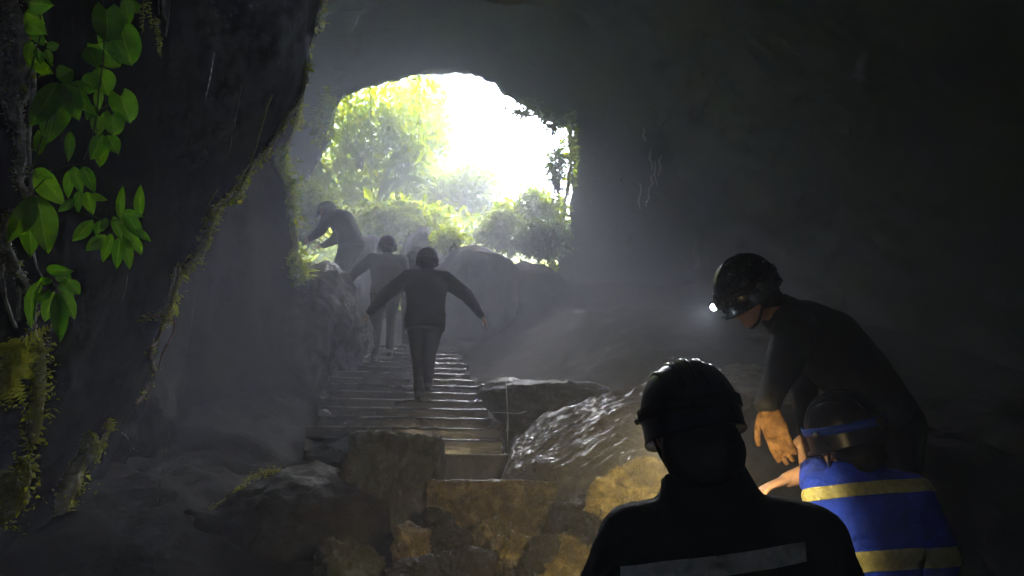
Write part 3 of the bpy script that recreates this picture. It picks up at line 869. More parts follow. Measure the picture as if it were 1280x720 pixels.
root('hanging_roots', 'tuft of pale rootlets hanging at the top of the left wall', [(203, -8), (204, 15), (208, 28), (207, 45)], (2.6, 2.6), [1.6, 2.4, 1.0, 0.6], M['root'], 0, 215, extra=[([(212, -5), (211, 20), (208, 46)], 1.0), ([(198, -8), (199, 18)], 1.2)])

SHB = BVHTree.FromPolygons([tuple(v.co) for v in shell.data.vertices], [tuple(p.vertices) for p in shell.data.polygons])
def shell_pt(px, py):
    d = Vector(P(px, py, 1.0) - EYE)
    h = SHB.ray_cast(Vector(EYE), d)
    return np.array(h[0]) - np.array(d.normalized()) * 0.03
cal0 = shell_pt(815, 230)
cal = thing('calcite_streak', 'faint pale calcite dribbles on the dark right wall', 'calcite', cal0)
for k, (ax_, ay_, bx_, by_, w_) in enumerate([(804, 160, 806, 178, 2.2), (812, 186, 815, 214, 2.6), (826, 194, 824, 220, 3.0), (816, 218, 812, 240, 3.2), (812, 240, 808, 258, 2.4), (801, 228, 799, 262, 1.6), (818, 200, 820, 232, 1.6)]):
    pts = np.array([shell_pt(ax_ + (bx_ - ax_) * t + 1.2 * math.sin(9 * t + k), ay_ + (by_ - ay_) * t) for t in np.linspace(0, 1, 14)])
    v, f = tube(pts, w_ * 9 / F * np.abs(np.sin(np.linspace(0.2, 2.9, 14) + 0.4 * np.sin(np.arange(14) * 2.3 + k))) + 0.004, 8, 0.5, k)
    mesh_obj('dribble', v - cal0, f, M['root'], cal)

# dripping water threads
for lab, a, b, d in [('fine thread of water falling past the upper left wall', (312, 50), (285, 200), 4.4), ('short drip of water beside the round leaves', (268, 65), (256, 128), 3.6),
                     ('fine thread of water falling past the root on the left wall', (245, 360), (232, 445), 4.2), ('fine thread of water falling low by the dark rocks', (214, 520), (192, 650), 4.0), ('short drip of water under the seedling leaves', (160, 342), (152, 378), 3.0)]:
    p0, p1 = P(*a, d), P(*b, d)
    c = spline([p0, (p0 + p1) / 2 + np.array([0.004, 0, 0]), p1], 22)
    rr = 0.0016 * (1 + 0.8 * np.sin(np.arange(22) * 1.9)) * np.sin(np.linspace(0.15, math.pi - 0.05, 22))
    v, f = tube(c - p1, np.abs(rr) + 0.0002, 6)
    o = mesh_obj('water_thread', v, f, M['water']); o.location = p1
    tag(o, lab, 'water')

# ------------------------------------------------------------------ broad-leaved plants, upper left
def leaf_mesh(a, b, w, kind, seed, bend=0.15):
    """leaf from base a to tip b (world), width w"""
    g = np.random.default_rng(seed)
    a, b = np.asarray(a), np.asarray(b)
    L = np.linalg.norm(b - a)
    ax = (b - a) / L
    view = (a - EYE) / np.linalg.norm(a - EYE)
    sd = np.cross(ax, view); sd /= np.linalg.norm(sd)
    nm = np.cross(sd, ax)
    if nm @ view > 0:
        nm = -nm
    roll = g.uniform(-0.45, 0.45)
    sd, nm = sd * math.cos(roll) + nm * math.sin(roll), nm * math.cos(roll) - sd * math.sin(roll)
    nu, nv = 9, 15
    V, UV = [], []
    for j in range(nv):
        t = j / (nv - 1)
        if kind == 'heart':
            s = 0.5 * (math.sqrt(max(0, 1 - ((0.42 - t) / 0.47) ** 2)) if t < 0.42 else (1 - ((t - 0.42) / 0.58) ** 2.1) ** 0.62)
            back = 0.22
        else:
            s = 0.5 * math.sin(math.pi * t ** 0.8) ** 0.85
            back = 0.0
        for i in range(nu):
            u = (i / (nu - 1)) * 2 - 1
            tt = t - back * abs(u) ** 1.2 * (1 - t) * (1.0 if kind == 'heart' else 0)
            wav = 0.03 * math.sin(t * 9 + seed) * abs(u)
            z = -bend * L * (2 * t - 0.6) ** 2 * 0.5 + (0.14 * abs(u) + wav) * w
            V.append(a + ax * L * tt + sd * u * s * w + nm * z)
            UV.append((i / (nu - 1), t))
    return np.array(V), grid_faces(nv, nu), UV

LEAFSEED = [300]
def plant(name, label, stems, leaves, d, cat='plant', dj=0.06):
    base = P(*stems[0][0][0], d)
    t = thing(name, label, cat, base)
    for pts, rpx in stems:
        c = spline([P(x, y, d + 0.02 * math.sin(x)) for x, y in pts], 6 * len(pts))
        v, f = tube(c - base, np.linspace(rpx, rpx * 0.6, len(c)) * d / F, 7, 0.2)
        mesh_obj('stem', v, f, M['stem'] if rpx > 1.2 else M['gstem'], t)
    for (bx, by, tx, ty, w, kind) in leaves:
        LEAFSEED[0] += 1
        g = np.random.default_rng(LEAFSEED[0])
        dd = d + g.uniform(-dj, dj)
        a, b = P(bx, by, dd), P(tx, ty, dd + g.uniform(-0.05, 0.05))
        V, Fc, UV = leaf_mesh(a, b, w * dd / F, kind, LEAFSEED[0])
        o = mesh_obj('leaf', V - base, Fc, M['bigleaf'], t)
        at = o.data.attributes.new('tone', 'FLOAT', 'FACE'); at.data.foreach_set('value', [float(g.uniform(0, 1))] * len(Fc))
        uvl = o.data.uv_layers.new(name='UVMap')
        for lp in o.data.loops:
            uvl.data[lp.index].uv = UV[lp.vertex_index]
    return t
E, H = 'ell', 'heart'
plant('creeping_plant', 'upright plant with oval leaves growing on the lichen root top', [([(36, 95), (46, 60), (52, 30), (40, -10)], 1.2)],
      [(36, 4, 66, 6, 26, E), (32, 16, 56, 30, 30, E), (34, 30, 58, 42, 24, E), (40, 36, 56, 58, 14, E), (58, 60, 74, 55, 12, E), (46, 62, 52, 80, 12, E), (38, 50, 36, 84, 14, E), (42, 78, 66, 92, 17, E), (58, 62, 64, 80, 10, E), (28, 0, 48, -6, 22, E)], 2.2)
plant('palmate_seedling', 'seedling with large drooping pointed leaves beside the lichen root', [([(38, 215), (60, 150), (74, 104)], 1.0)],
      [(72, 102, 39, 160, 30, E), (78, 104, 58, 180, 38, E), (80, 104, 98, 150, 28, E), (70, 96, 92, 88, 26, E), (88, 104, 118, 112, 14, E), (92, 110, 116, 142, 20, E), (52, 168, 48, 192, 15, H), (100, 112, 112, 138, 12, E)], 2.15)
plant('heart_leaf_vine', 'climbing vine with round heart-shaped leaves on a thin stem', [([(105, 200), (118, 160), (124, 110), (130, 60), (128, -10)], 1.1), ([(122, 138), (135, 132), (150, 131)], 0.7), ([(126, 52), (142, 50), (155, 50)], 0.7), ([(118, 160), (126, 165), (130, 170)], 0.7)],
      [(133, 12, 136, 52, 38, H), (152, 38, 164, 82, 42, H), (122, 55, 150, 84, 32, H), (112, 60, 122, 84, 26, E), (122, 84, 136, 120, 30, E), (118, 90, 110, 118, 24, E), (151, 120, 163, 153, 32, H), (140, 144, 143, 170, 26, H), (124, 146, 122, 168, 18, H), (124, 110, 123, 138, 12, E), (128, 168, 114, 200, 20, E), (131, 170, 122, 210, 22, E), (134, 170, 148, 192, 20, E), (156, -4, 162, 32, 17, E), (164, -2, 172, 18, 15, E), (118, 132, 108, 150, 14, E), (88, 164, 86, 202, 12, E)], 2.35)
plant('palmate_seedling', 'seedling with broad hanging leaves in the middle of the left edge', [([(40, 262), (42, 245), (44, 236)], 1.0), ([(44, 236), (70, 212), (98, 206), (112, 215)], 0.9)],
      [(46, 212, 78, 256, 30, E), (40, 246, 12, 304, 28, E), (40, 244, 36, 324, 30, E), (46, 244, 62, 318, 34, E), (88, 212, 84, 248, 13, E), (92, 208, 102, 242, 15, E), (104, 208, 118, 240, 17, E), (100, 238, 97, 264, 12, E), (108, 240, 116, 268, 16, E), (112, 244, 133, 250, 10, E), (94, 248, 72, 266, 11, E), (42, 214, 66, 222, 16, E)], 2.15)
plant('compound_leaf_seedling', 'seedling with a rosette of small pointed leaves hanging over the void', [([(90, 262), (110, 268), (135, 276), (152, 274)], 0.9), ([(152, 270), (158, 228), (172, 228)], 0.6)],
      [(116, 274, 90, 304, 17, E), (132, 293, 107, 315, 16, E), (140, 292, 127, 328, 15, E), (150, 296, 145, 337, 15, E), (155, 296, 163, 337, 15, E), (153, 270, 174, 314, 17, E), (158, 268, 178, 298, 18, E), (150, 274, 152, 230, 11, E), (174, 272, 175, 230, 13, E), (152, 266, 178, 270, 12, E), (142, 270, 152, 300, 12, E), (170, 286, 189, 302, 9, E), (168, 294, 176, 320, 13, E), (125, 275, 120, 295, 10, E), (132, 272, 128, 290, 10, E)], 2.3)
plant('compound_leaf_seedling', 'seedling with long narrow leaves just above the fern', [([(42, 400), (48, 360), (62, 350), (72, 362)], 0.9)],
      [(42, 354, 35, 414, 15, E), (62, 362, 42, 380, 14, E), (68, 364, 54, 404, 18, E), (70, 366, 78, 428, 21, E), (76, 362, 95, 400, 17, E), (84, 350, 100, 368, 16, E), (58, 336, 90, 340, 15, E), (70, 340, 90, 352, 17, E), (66, 350, 46, 352, 11, E), (76, 352, 92, 376, 15, E), (50, 350, 44, 372, 10, E)], 2.15)
# fern: fronds with leaflets
fb = P(8, 462, 2.2)
fern = thing('fern', 'yellow-green fern and moss tuft on the mossy root', 'fern', fb)
for k, (ex, ey) in enumerate([(64, 408), (38, 432), (22, 425), (2, 430), (40, 470), (28, 500), (12, 505), (-8, 500), (48, 448), (30, 450)]):
    c = spline([P(8, 462, 2.2), (P(8, 462, 2.2) + P(ex, ey, 2.12)) / 2 + np.array([0, -0.015, 0.012]), P(ex, ey, 2.15)], 14)
    parts = [tube(c - fb, np.linspace(0.0016, 0.0006, 14), 5)]
    tan = np.gradient(c, axis=0); tan /= np.linalg.norm(tan, axis=1)[:, None]
    for j in range(2, 14):
        sd = np.cross(tan[j], [0, -1, 0.2]); sd /= np.linalg.norm(sd)
        ln = 0.020 * math.sin(math.pi * (j - 1) / 13.2) + 0.004
        for s in (-1, 1):
            b0 = c[j] - fb; tp_ = b0 + sd * s * ln + tan[j] * ln * 0.35
            w_ = tan[j] * ln * 0.22
            parts.append((np.array([b0 - w_, (b0 + tp_) / 2 - w_ * 1.2 + [0, -0.002, 0], tp_, (b0 + tp_) / 2 + w_ * 1.2 + [0, -0.002, 0], b0 + w_]), [(0, 1, 2), (0, 2, 4), (2, 3, 4)]))
    v, f = merge(parts)
    o = mesh_obj('frond', v, f, M['moss'], fern, smooth=False)
    at = o.data.attributes.new('tone', 'FLOAT', 'FACE'); at.data.foreach_set('value', [0.3 + 0.07 * k] * len(f))
mo = leaf_cloud('moss', clump_pts(P(12, 470, 2.25), (0.08, 0.03, 0.09), 900, 301) - fb, 0.014, M['moss'], fern, seed=302, aspect=0.6); mo['kind'] = 'stuff'
# small hanging fern top
fb2 = P(186, -5, 2.6)
fern2 = thing('hanging_fern', 'small fern sprig hanging beside the pale rootlets', 'fern', fb2)
for k, (a_, b_) in enumerate([((184, -6), (190, 32)), ((194, 20), (198, 48)), ((200, 44), (201, 68)), ((180, 0), (178, 38))]):
    c = spline([P(*a_, 2.6), (P(*a_, 2.58) + P(*b_, 2.6)) / 2, P(*b_, 2.6)], 10)
    parts = [tube(c - fb2, 0.001, 5)]
    for j in range(1, 10):
        for s in (-1, 1):
            b0 = c[j] - fb2; ln = (0.022 - 0.0017 * j) * random.uniform(0.6, 1.1)
            tp_ = b0 + np.array([s * ln, random.uniform(-0.008, 0.004), -random.uniform(0.002, 0.014)])
            parts.append((np.array([b0, (b0 + tp_) / 2 + [0, 0, 0.0035], tp_, (b0 + tp_) / 2 - [0, 0, 0.0045]]), [(0, 1, 2), (0, 2, 3)]))
    v, f = merge(parts)
    o = mesh_obj('frond', v, f, M['moss'], fern2, smooth=False)
    at = o.data.attributes.new('tone', 'FLOAT', 'FACE'); at.data.foreach_set('value', [0.3] * len(f))

# ------------------------------------------------------------------ people
def unit(v):
    v = np.asarray(v, float)
    return v / (np.linalg.norm(v) + 1e-9)

def capsule(a, b, ra, rb, n=14):
    a, b = np.asarray(a, float), np.asarray(b, float)
    ax = unit(b - a)
    t = []
    for k in range(5):
        an = -90 + 90 * k / 5
        t.append((a + ax * ra * math.sin(R(an)), ra * max(0.02, math.cos(R(an)))))
    for k in range(6):
        s = k / 5
        t.append((a + (b - a) * s, ra + (rb - ra) * s))
    for k in range(1, 6):
        an = 90 * k / 5
        t.append((b + ax * rb * math.sin(R(an)), rb * max(0.02, math.cos(R(an)))))
    ref = np.array([0.13, 0.21, 0.97]) if abs(ax[2]) < 0.9 else np.array([0.97, 0.2, 0.1])
    u = unit(np.cross(ax, ref)); w = np.cross(ax, u)
    th = np.arange(n) * 2 * math.pi / n
    V = np.concatenate([c + r * (u[None] * np.cos(th)[:, None] + w[None] * np.sin(th)[:, None]) for c, r in t])
    Fc = grid_faces(len(t), n, True) + [tuple(range(n))[::-1], tuple((len(t) - 1) * n + q for q in range(n))]
    return V, Fc

def ellipsoid(c, r, axes=None):
    V, Fc = ICO[3]
    A = np.eye(3) if axes is None else np.asarray(axes)
    return np.asarray(c) + (V * np.asarray(r)) @ A, Fc

def loft(secs, right, n=22):
    """closed stack of ellipses [(centre, half width, half depth)] along a spine"""
    cs = np.array([s[0] for s in secs])
    tan = np.gradient(cs, axis=0)
    V = []
    th = np.arange(n) * 2 * math.pi / n
    for (c, a, b), t in zip(secs, tan):
        t = unit(t); r = unit(np.asarray(right) - t * (np.asarray(right) @ t)); w = np.cross(t, r)
        V.append(np.asarray(c) + r * (a * np.cos(th))[:, None] + w * (b * np.sin(th))[:, None])
    m = len(secs)
    return np.concatenate(V), grid_faces(m, n, True) + [tuple(range(n))[::-1], tuple((m - 1) * n + q for q in range(n))]

def fuse(name, parts, voxel, smooth, mat, parent, base, wrinkle=0.0, wscale=9.0, seed=0):
    v, f = merge(parts)
    me = bpy.data.meshes.new(name)
    me.from_pydata((v - base).tolist(), [], f)
    me.update()
    bm = bmesh.new(); bm.from_mesh(me); bmesh.ops.recalc_face_normals(bm, faces=bm.faces); bm.to_mesh(me); bm.free()
    o = bpy.data.objects.new(name, me); COL.objects.link(o)
    md = o.modifiers.new('r', 'REMESH'); md.mode = 'VOXEL'; md.voxel_size = voxel; md.use_smooth_shade = True
    ms = o.modifiers.new('s', 'SMOOTH'); ms.iterations = smooth; ms.factor = 0.5
    dg = bpy.context.evaluated_depsgraph_get()
    m2 = bpy.data.meshes.new_from_object(o.evaluated_get(dg))
    o.modifiers.clear()
    o.data = m2
    bpy.data.meshes.remove(me)
    m2.name = name
    if wrinkle:
        n = len(m2.vertices)
        co = np.empty(n * 3); m2.vertices.foreach_get('co', co); co = co.reshape(-1, 3)
        no = np.empty(n * 3); m2.vertices.foreach_get('normal', no); no = no.reshape(-1, 3)
        w = fbm(co * np.array([wscale, wscale, wscale * 1.7]) + seed, 3, seed, ridged=True) * wrinkle + fbm(co * wscale * 0.4, 2, seed + 4) * wrinkle
        co = co + no * w[:, None]
        m2.vertices.foreach_set('co', co.ravel()); m2.update()
    m2.materials.clear(); m2.materials.append(mat)
    m2.polygons.foreach_set('use_smooth', [True] * len(m2.polygons))
    o.parent = parent
    return o

def band(name, src, n, lo, hi, mat, parent, off=0.004, keep=None, xr=None):
    """strip of tape lying on the cloth: the slab of src between two planes, pushed out"""
    bm = bmesh.new(); bm.from_mesh(src.data)
    n = Vector(unit(n))
    for d, s in ((lo, -1), (hi, 1)):
        geom = bm.verts[:] + bm.edges[:] + bm.faces[:]
        bmesh.ops.bisect_plane(bm, geom=geom, plane_co=n * d, plane_no=n * s, clear_outer=True)
    for xc, s in (((xr[0], -1), (xr[1], 1)) if xr else ()):
        geom = bm.verts[:] + bm.edges[:] + bm.faces[:]
        bmesh.ops.bisect_plane(bm, geom=geom, plane_co=(xc, 0, 0), plane_no=(s, 0, 0), clear_outer=True)
    if keep:
        dele = [f for f in bm.faces if not keep(f.calc_center_median())]
        bmesh.ops.delete(bm, geom=dele, context='FACES')
    bm.normal_update()
    for v in bm.verts:
        v.co += v.normal * off
    r = bmesh.ops.extrude_face_region(bm, geom=bm.faces[:])
    me = bpy.data.meshes.new(name)
    bm.to_mesh(me); bm.free()
    me.materials.clear(); me.materials.append(mat)
    me.polygons.foreach_set('use_smooth', [True] * len(me.polygons))
    return link(name, me, None, parent)

def hand_parts(wrist, tip, palm_n, curl=0.5, side=1, k=1.0):
    """palm + four fingers + thumb; palm_n = direction the palm faces"""
    ax = unit(np.asarray(tip) - wrist)
    pn = unit(np.asarray(palm_n) - ax * (np.asarray(palm_n) @ ax))
    sd = np.cross(ax, pn) * side           # towards the thumb
    w = np.asarray(wrist)
    out = [loft([(w - ax * 0.01, 0.026 * k, 0.02 * k), (w + ax * 0.03 * k, 0.036 * k, 0.017 * k), (w + ax * 0.07 * k, 0.042 * k, 0.015 * k), (w + ax * 0.095 * k, 0.04 * k, 0.012 * k)], sd)]
    fl = 1.18 if k > 1.1 else 1.0
    for i, (o_, ln) in enumerate([(0.031, 0.070 * fl), (0.011, 0.079 * fl), (-0.010, 0.073 * fl), (-0.030, 0.057 * fl)]):
        p = w + ax * 0.09 * k + sd * o_ * k
        d = unit(ax + sd * o_ * (0.6 if k > 1.1 else 2.2))
        for s, fr in enumerate((0.45, 0.32, 0.23)):
            d = unit(d + pn * curl * (0.5 + 0.25 * s))
            e = p + d * ln * fr * k
            out.append(capsule(p, e, (0.0098 - 0.0008 * s) * k, (0.0092 - 0.0009 * s) * k, 10))
            p = e
    p = w + ax * 0.03 * k + sd * 0.03 * k
    d = unit(ax * 0.75 + sd * 0.7 + pn * 0.25)
    for s, ln in enumerate((0.042, 0.034, 0.026)):
        e = p + d * ln * k
        out.append(capsule(p, e, (0.0125 - 0.001 * s) * k, (0.0112 - 0.001 * s) * k, 10))
        p = e; d = unit(d + ax * 0.35 + pn * 0.15)
    return out

def make_person(name, label, base, J, mats, voxel=0.012, bulk=1.0, face=(0, 1, 0), headlamp=None, helmet='dome', strap=None, group=None, hand=(0.5, 0.5), sleeve=(1.0, 1.0), glove=None, hair=False, wr=0.006, jacket_hem=0.0, leg_gap=1.0, ribs=5, bk=1.0, hs=1.0, collar=0.074, hk=1.0, hw=1.0):
    base = np.asarray(base, float)
    t = thing(name, label, 'person', base, group)
    J = {k: np.asarray(v, float) for k, v in J.items()}
    right = unit(J['shR'] - J['shL'])
    hd = J['head']; fw = unit(face)
    spine_up = unit(hd - J['neck'])
    hr = unit(np.cross(fw, spine_up)); hu = np.cross(hr, fw)
    A = np.array([hr, fw, hu])
    H_ = lambda x, y, z: hd + hr * x + fw * y + hu * z
    pel, wai, che, nek = J['pelvis'], J['waist'], J['chest'], J['neck']
    # ---- body: one continuous skin surface
    bp = [ellipsoid(hd + hu * 0.025, (0.078, 0.098, 0.095), A), ellipsoid(H_(0, 0.018, -0.05), (0.06, 0.075, 0.075), A),
          ellipsoid(H_(0, 0.098, -0.012), (0.012, 0.02, 0.026), A), ellipsoid(H_(0, 0.085, 0.028), (0.05, 0.022, 0.014), A),
          ellipsoid(H_(0, 0.086, -0.052), (0.024, 0.012, 0.012), A), ellipsoid(H_(0, 0.07, -0.098), (0.024, 0.022, 0.02), A),
          ellipsoid(H_(0.08, -0.005, -0.012), (0.012, 0.022, 0.033), A), ellipsoid(H_(-0.08, -0.005, -0.012), (0.012, 0.022, 0.033), A),
          capsule(nek - spine_up * 0.03, hd - hu * 0.04 - fw * 0.02, 0.058, 0.054),
          loft([(pel - unit(wai - pel) * 0.06, 0.13, 0.1), (pel, 0.15, 0.11), (wai, 0.13, 0.095), (che, 0.155, 0.11), (che * 0.35 + nek * 0.65, 0.13, 0.08), (nek, 0.06, 0.055)], right)]
    for s in 'LR':
        bp += [capsule(J['sh' + s], J['el' + s], 0.05, 0.04), capsule(J['el' + s], J['wr' + s], 0.04, 0.028)]
        bp += [capsule(J['hip' + s], J['kn' + s], 0.078, 0.055), capsule(J['kn' + s], J['an' + s], 0.052, 0.038)]
    hands = []
    for s, cu in zip('LR', hand):
        tip = J.get('tip' + s)
        ax = unit(J['wr' + s] - J['el' + s])
        if tip is None:
            tip = J['wr' + s] + ax * 0.17
        pn = J.get('palm' + s, np.cross(ax, fw) * (1 if s == 'L' else -1) + np.array([0.01, 0, 0]))
        hands.append((s, hand_parts(J['wr' + s], tip, pn, cu, -1 if s == 'L' else 1, hk)))
    for s, hp in hands:
        if glove != s:
            bp += hp
    fuse('body', bp, min(voxel, 0.007) if voxel < 0.011 else voxel * 0.8, 2, M['skin'], t, base)
    for s, hp in hands:
        if glove == s:
            fuse('glove', [(hd_ + 0, f_) for hd_, f_ in hp] + [capsule(J['wr' + s] - unit(J['wr' + s] - J['el' + s]) * 0.05, J['wr' + s] + unit(J['tip' + s] - J['wr' + s]) * 0.02, 0.037, 0.032)], 0.0045, 3, M['glove'], t, base, 0.0012, 60, 3)
    # ---- jacket
    b = bulk
    jp = [loft([(pel - unit(wai - pel) * (0.05 + jacket_hem), 0.178 * b, 0.14 * b), (pel, 0.185 * b, 0.145 * b), (wai, 0.17 * b, 0.132 * b), ((wai + che) / 2, 0.182 * b, 0.14 * b), (che, 0.195 * b, 0.145 * b * bk), (che * 0.4 + nek * 0.6, 0.165 * b, 0.11 * b * bk), (nek * 0.72 + che * 0.28, max(0.12, collar * 1.75), max(0.09, collar * 1.05)), (nek * 0.92 + che * 0.08, max(0.09, collar * 1.22), max(0.08, collar)), (nek + spine_up * 0.035, collar, collar), (nek + spine_up * (0.035 + max(0, collar - 0.074) * 0.5), collar * 0.96, collar * 0.96)], right)]
    for s, sl in zip('LR', sleeve):
        sh, el, wr_ = J['sh' + s], J['el' + s], J['wr' + s]
        jp += [capsule(sh, el, 0.078 * b, 0.06 * b), capsule(che * 0.35 + nek * 0.65, sh, 0.085 * b, 0.08 * b)]
        if sl > 0.05:
            e = el + (wr_ - el) * min(sl, 0.97)
            jp += [capsule(el, e, 0.06 * b, 0.046)]
    jk = fuse('jacket', jp, voxel, 5, mats['jacket'], t, base, wr, 8.0, 11)
    # ---- trousers, boots
    tp_ = [loft([(pel - unit(wai - pel) * 0.1, 0.15 * b, 0.12 * b), (pel - unit(wai - pel) * 0.02, 0.172 * b, 0.132 * b), (pel + unit(wai - pel) * 0.08, 0.16 * b, 0.12 * b)], right)]
    for s in 'LR':
        tp_ += [capsule(J['hip' + s], J['kn' + s], 0.098 * b, 0.072), capsule(J['kn' + s], J['an' + s] + np.array([0, 0, 0.04]), 0.07, 0.056)]
    fuse('trousers', tp_, voxel, 5, mats['trousers'], t, base, wr, 9.0, 5)
    for s in 'LR':
        toe = J.get('toe' + s)
        if toe is None:
            toe = J['an' + s] + np.array([fw[0], fw[1], 0]) * 0.17 - np.array([0, 0, 0.035])
        heel = J['an' + s] + np.array([0, 0, -0.04]) - unit(toe - J['an' + s]) * np.array([0.04, 0.04, 0])
        fuse('boot', [capsule(J['an' + s] + np.array([0, 0, 0.13]), J['an' + s], 0.058, 0.052), capsule(heel, toe, 0.046, 0.042)], 0.012, 3, M['boot'], t, base)
    if hair:
        fuse('hair', [ellipsoid(H_(0, -0.035, -0.01), (0.09, 0.085, 0.1), A), ellipsoid(H_(0, -0.06, -0.07), (0.072 * hw, 0.05 * hw, 0.06 * hw * hw), A)], 0.008, 3, M['hair'], t, base, 0.004, 40, 8)
    # ---- helmet
    hm = mats.get('helmet', M['helmet_b'])
    V, Fc = [], []
    nu, nv = 36, 14
    prof = []
    for j in range(nv):
        an = math.pi / 2 * j / (nv - 1)
        prof.append((math.cos(an) ** 0.85 if j < nv - 1 else 0.0, math.sin(an) ** 0.95 - (0.24 if j == 0 else 0.0)))
    rw, rl, rh = 0.113 * hs, 0.135 * hs, 0.135 * hs
    outer, inner = [], []
    for (r_, z_) in prof:
        for i in range(nu):
            a_ = 2 * math.pi * i / nu
            outer.append(H_(rw * r_ * math.cos(a_), -0.012 + rl * r_ * math.sin(a_), 0.012 + rh * z_))
            inner.append(H_((rw - .012) * r_ * math.cos(a_), -0.012 + (rl - .012) * r_ * math.sin(a_), 0.012 + (rh - .012) * z_))
    brim = [H_((rw + .002) * math.cos(2 * math.pi * i / nu), -0.012 + (rl + .002 + (0.016 if math.sin(2 * math.pi * i / nu) > 0.5 else 0)) * math.sin(2 * math.pi * i / nu), -0.026) for i in range(nu)]
    brim2 = [p + hu * -0.006 for p in brim]
    allv = np.array(inner[::-1] if False else brim2 + brim + outer)
    fc = grid_faces(nv + 2, nu, True)
    off = len(allv)
    allv = np.concatenate([allv, np.array(inner)])
    fc += [tuple(q + off for q in f_)[::-1] for f_ in grid_faces(nv, nu, True)]
    for i in range(nu):
        fc.append((i, off + i, off + (i + 1) % nu, (i + 1) % nu))
    hob = mesh_obj('helmet', allv - base, fc, hm, t)
    for k in range(ribs):                                    # raised ribs over the crown
        xo = (k - (ribs - 1) / 2) * 0.032
        pts = []
        for a_ in np.linspace(-70, 62, 16):
            zz = math.cos(R(a_)); yy = math.sin(R(a_))
            sc = math.sqrt(max(0.05, 1 - (xo / rw) ** 2))
            pts.append(H_(xo * (0.75 + 0.25 * zz), -0.012 + rl * sc * yy * 1.005, 0.012 + rh * sc * zz * 1.005))
        v, f = tube(np.array(pts) - base, 0.0085 * np.sin(np.linspace(0.3, math.pi - 0.3, 16)) ** 0.5, 8)
        mesh_obj('rib', v, f, hm, hob)
    sm = strap or M['strap']
    ring = np.array([H_((rw + .003) * 0.985 * math.cos(a_), -0.012 + (rl + .003) * 0.985 * math.sin(a_), 0.036 + 0.012 * math.sin(a_)) for a_ in np.linspace(0, 2 * math.pi, 41)])
    wv = np.concatenate([ring + hu * 0.013, ring - hu * 0.013]) - base
    wv2 = np.concatenate([wv, wv + np.tile((ring - hd), (2, 1)) / np.linalg.norm(ring - hd, axis=1).mean() * 0.004])
    n_ = 41
    fs = []
    for i in range(n_ - 1):
        fs += [(2 * n_ + i, 2 * n_ + i + 1, 3 * n_ + i + 1, 3 * n_ + i), (i, i + 1, 2 * n_ + i + 1, 2 * n_ + i), (n_ + i, 3 * n_ + i, 3 * n_ + i + 1, n_ + i + 1)]
    mesh_obj('lamp_strap', wv2, fs, sm, hob)
    for s in (-1, 1):
        c = spline([H_(s * 0.094, -0.01, 0.0), H_(s * 0.082, 0.02, -0.05), H_(s * 0.05, 0.055, -0.1), H_(0, 0.068, -0.122)], 12)
        v, f = tube(c - base, 0.0055, 6)
        mesh_obj('chin_strap', v, f, M['strap'], hob)
        mesh_obj('strap_clip', *ellipsoid(H_(s * (rw + 0.006), 0.01, 0.03) - base, (0.007, 0.014, 0.008), A), M['metal'], hob)
    bk_c = H_(0, -rl - 0.012, 0.02)
    v, f = ellipsoid(bk_c - base, (0.026, 0.012, 0.02), A)
    mesh_obj('adjuster', v, f, M['strap'], hob)
    if headlamp:
        lc = H_(0, rl + 0.004, 0.04)
        ld = unit(np.asarray(headlamp['dir']))
        cb, fb_ = capsule(lc - base - hr * 0.016, lc - base + hr * 0.016, 0.022, 0.022, 16)
        lb = mesh_obj('headlamp', cb, fb_, M['strap'], hob)
        lp = lc + ld * 0.027
        u = unit(np.cross(ld, hu + 0.01)); w = np.cross(ld, u)
        ths = np.arange(20) * 2 * math.pi / 20
        ringv = np.array([lp + (u * math.cos(a_) + w * math.sin(a_)) * 0.012 for a_ in ths])
        ring2 = np.array([lc + (u * math.cos(a_) + w * math.sin(a_)) * 0.019 for a_ in ths])
        dome = np.array([lp + ld * 0.006])
        fv = np.concatenate([ring2, ringv, dome]) - base
        ff = [(i, (i + 1) % 20, 20 + (i + 1) % 20, 20 + i) for i in range(20)] + [(20 + i, 20 + (i + 1) % 20, 40) for i in range(20)]
        mesh_obj('lens', fv, ff, headlamp['mat'], hob)
        L = bpy.data.lights.new('headlamp_light', 'SPOT')
        L.energy = headlamp['energy']; L.color = headlamp['color']
        L.spot_size = R(headlamp['cone']); L.spot_blend = 0.7; L.shadow_soft_size = 0.015
        lo = bpy.data.objects.new('headlamp_light', L); COL.objects.link(lo)
        lo.parent = hob
        lo.location = lp + ld * 0.015 - base
        lo.rotation_euler = Vector(-ld).to_track_quat('Z', 'Y').to_euler()
    return t, jk

def stand(base, rz, h=1.72, lean=0.0, **over):
    """joints of an upright figure in local coordinates (x right, y forward), then overrides, then turned and moved"""
    k = h / 1.72
    J = dict(pelvis=(0, 0, 0.93), waist=(0, 0.01, 1.08), chest=(0, 0.0, 1.28), neck=(0, 0.0, 1.47), head=(0, 0.03, 1.6),
             shL=(-0.19, 0, 1.41), shR=(0.19, 0, 1.41), elL=(-0.27, 0, 1.14), elR=(0.27, 0, 1.14), wrL=(-0.3, 0.08, 0.9), wrR=(0.3, 0.08, 0.9),
             hipL=(-0.09, 0, 0.9), hipR=(0.09, 0, 0.9), knL=(-0.1, 0.02, 0.49), knR=(0.1, 0.02, 0.49), anL=(-0.1, 0, 0.09), anR=(0.1, 0, 0.09))
    J.update(over)
    c, s = math.cos(rz), math.sin(rz)
    out = {}
    for n_, p in J.items():
        x_, y_, z_ = np.asarray(p, float) * (1 if n_.startswith('palm') else k)
        out[n_] = np.array([c * x_ - s * y_, s * x_ + c * y_, z_])
        if not n_.startswith('palm'):
            out[n_] = out[n_] + np.asarray(base)
    return out


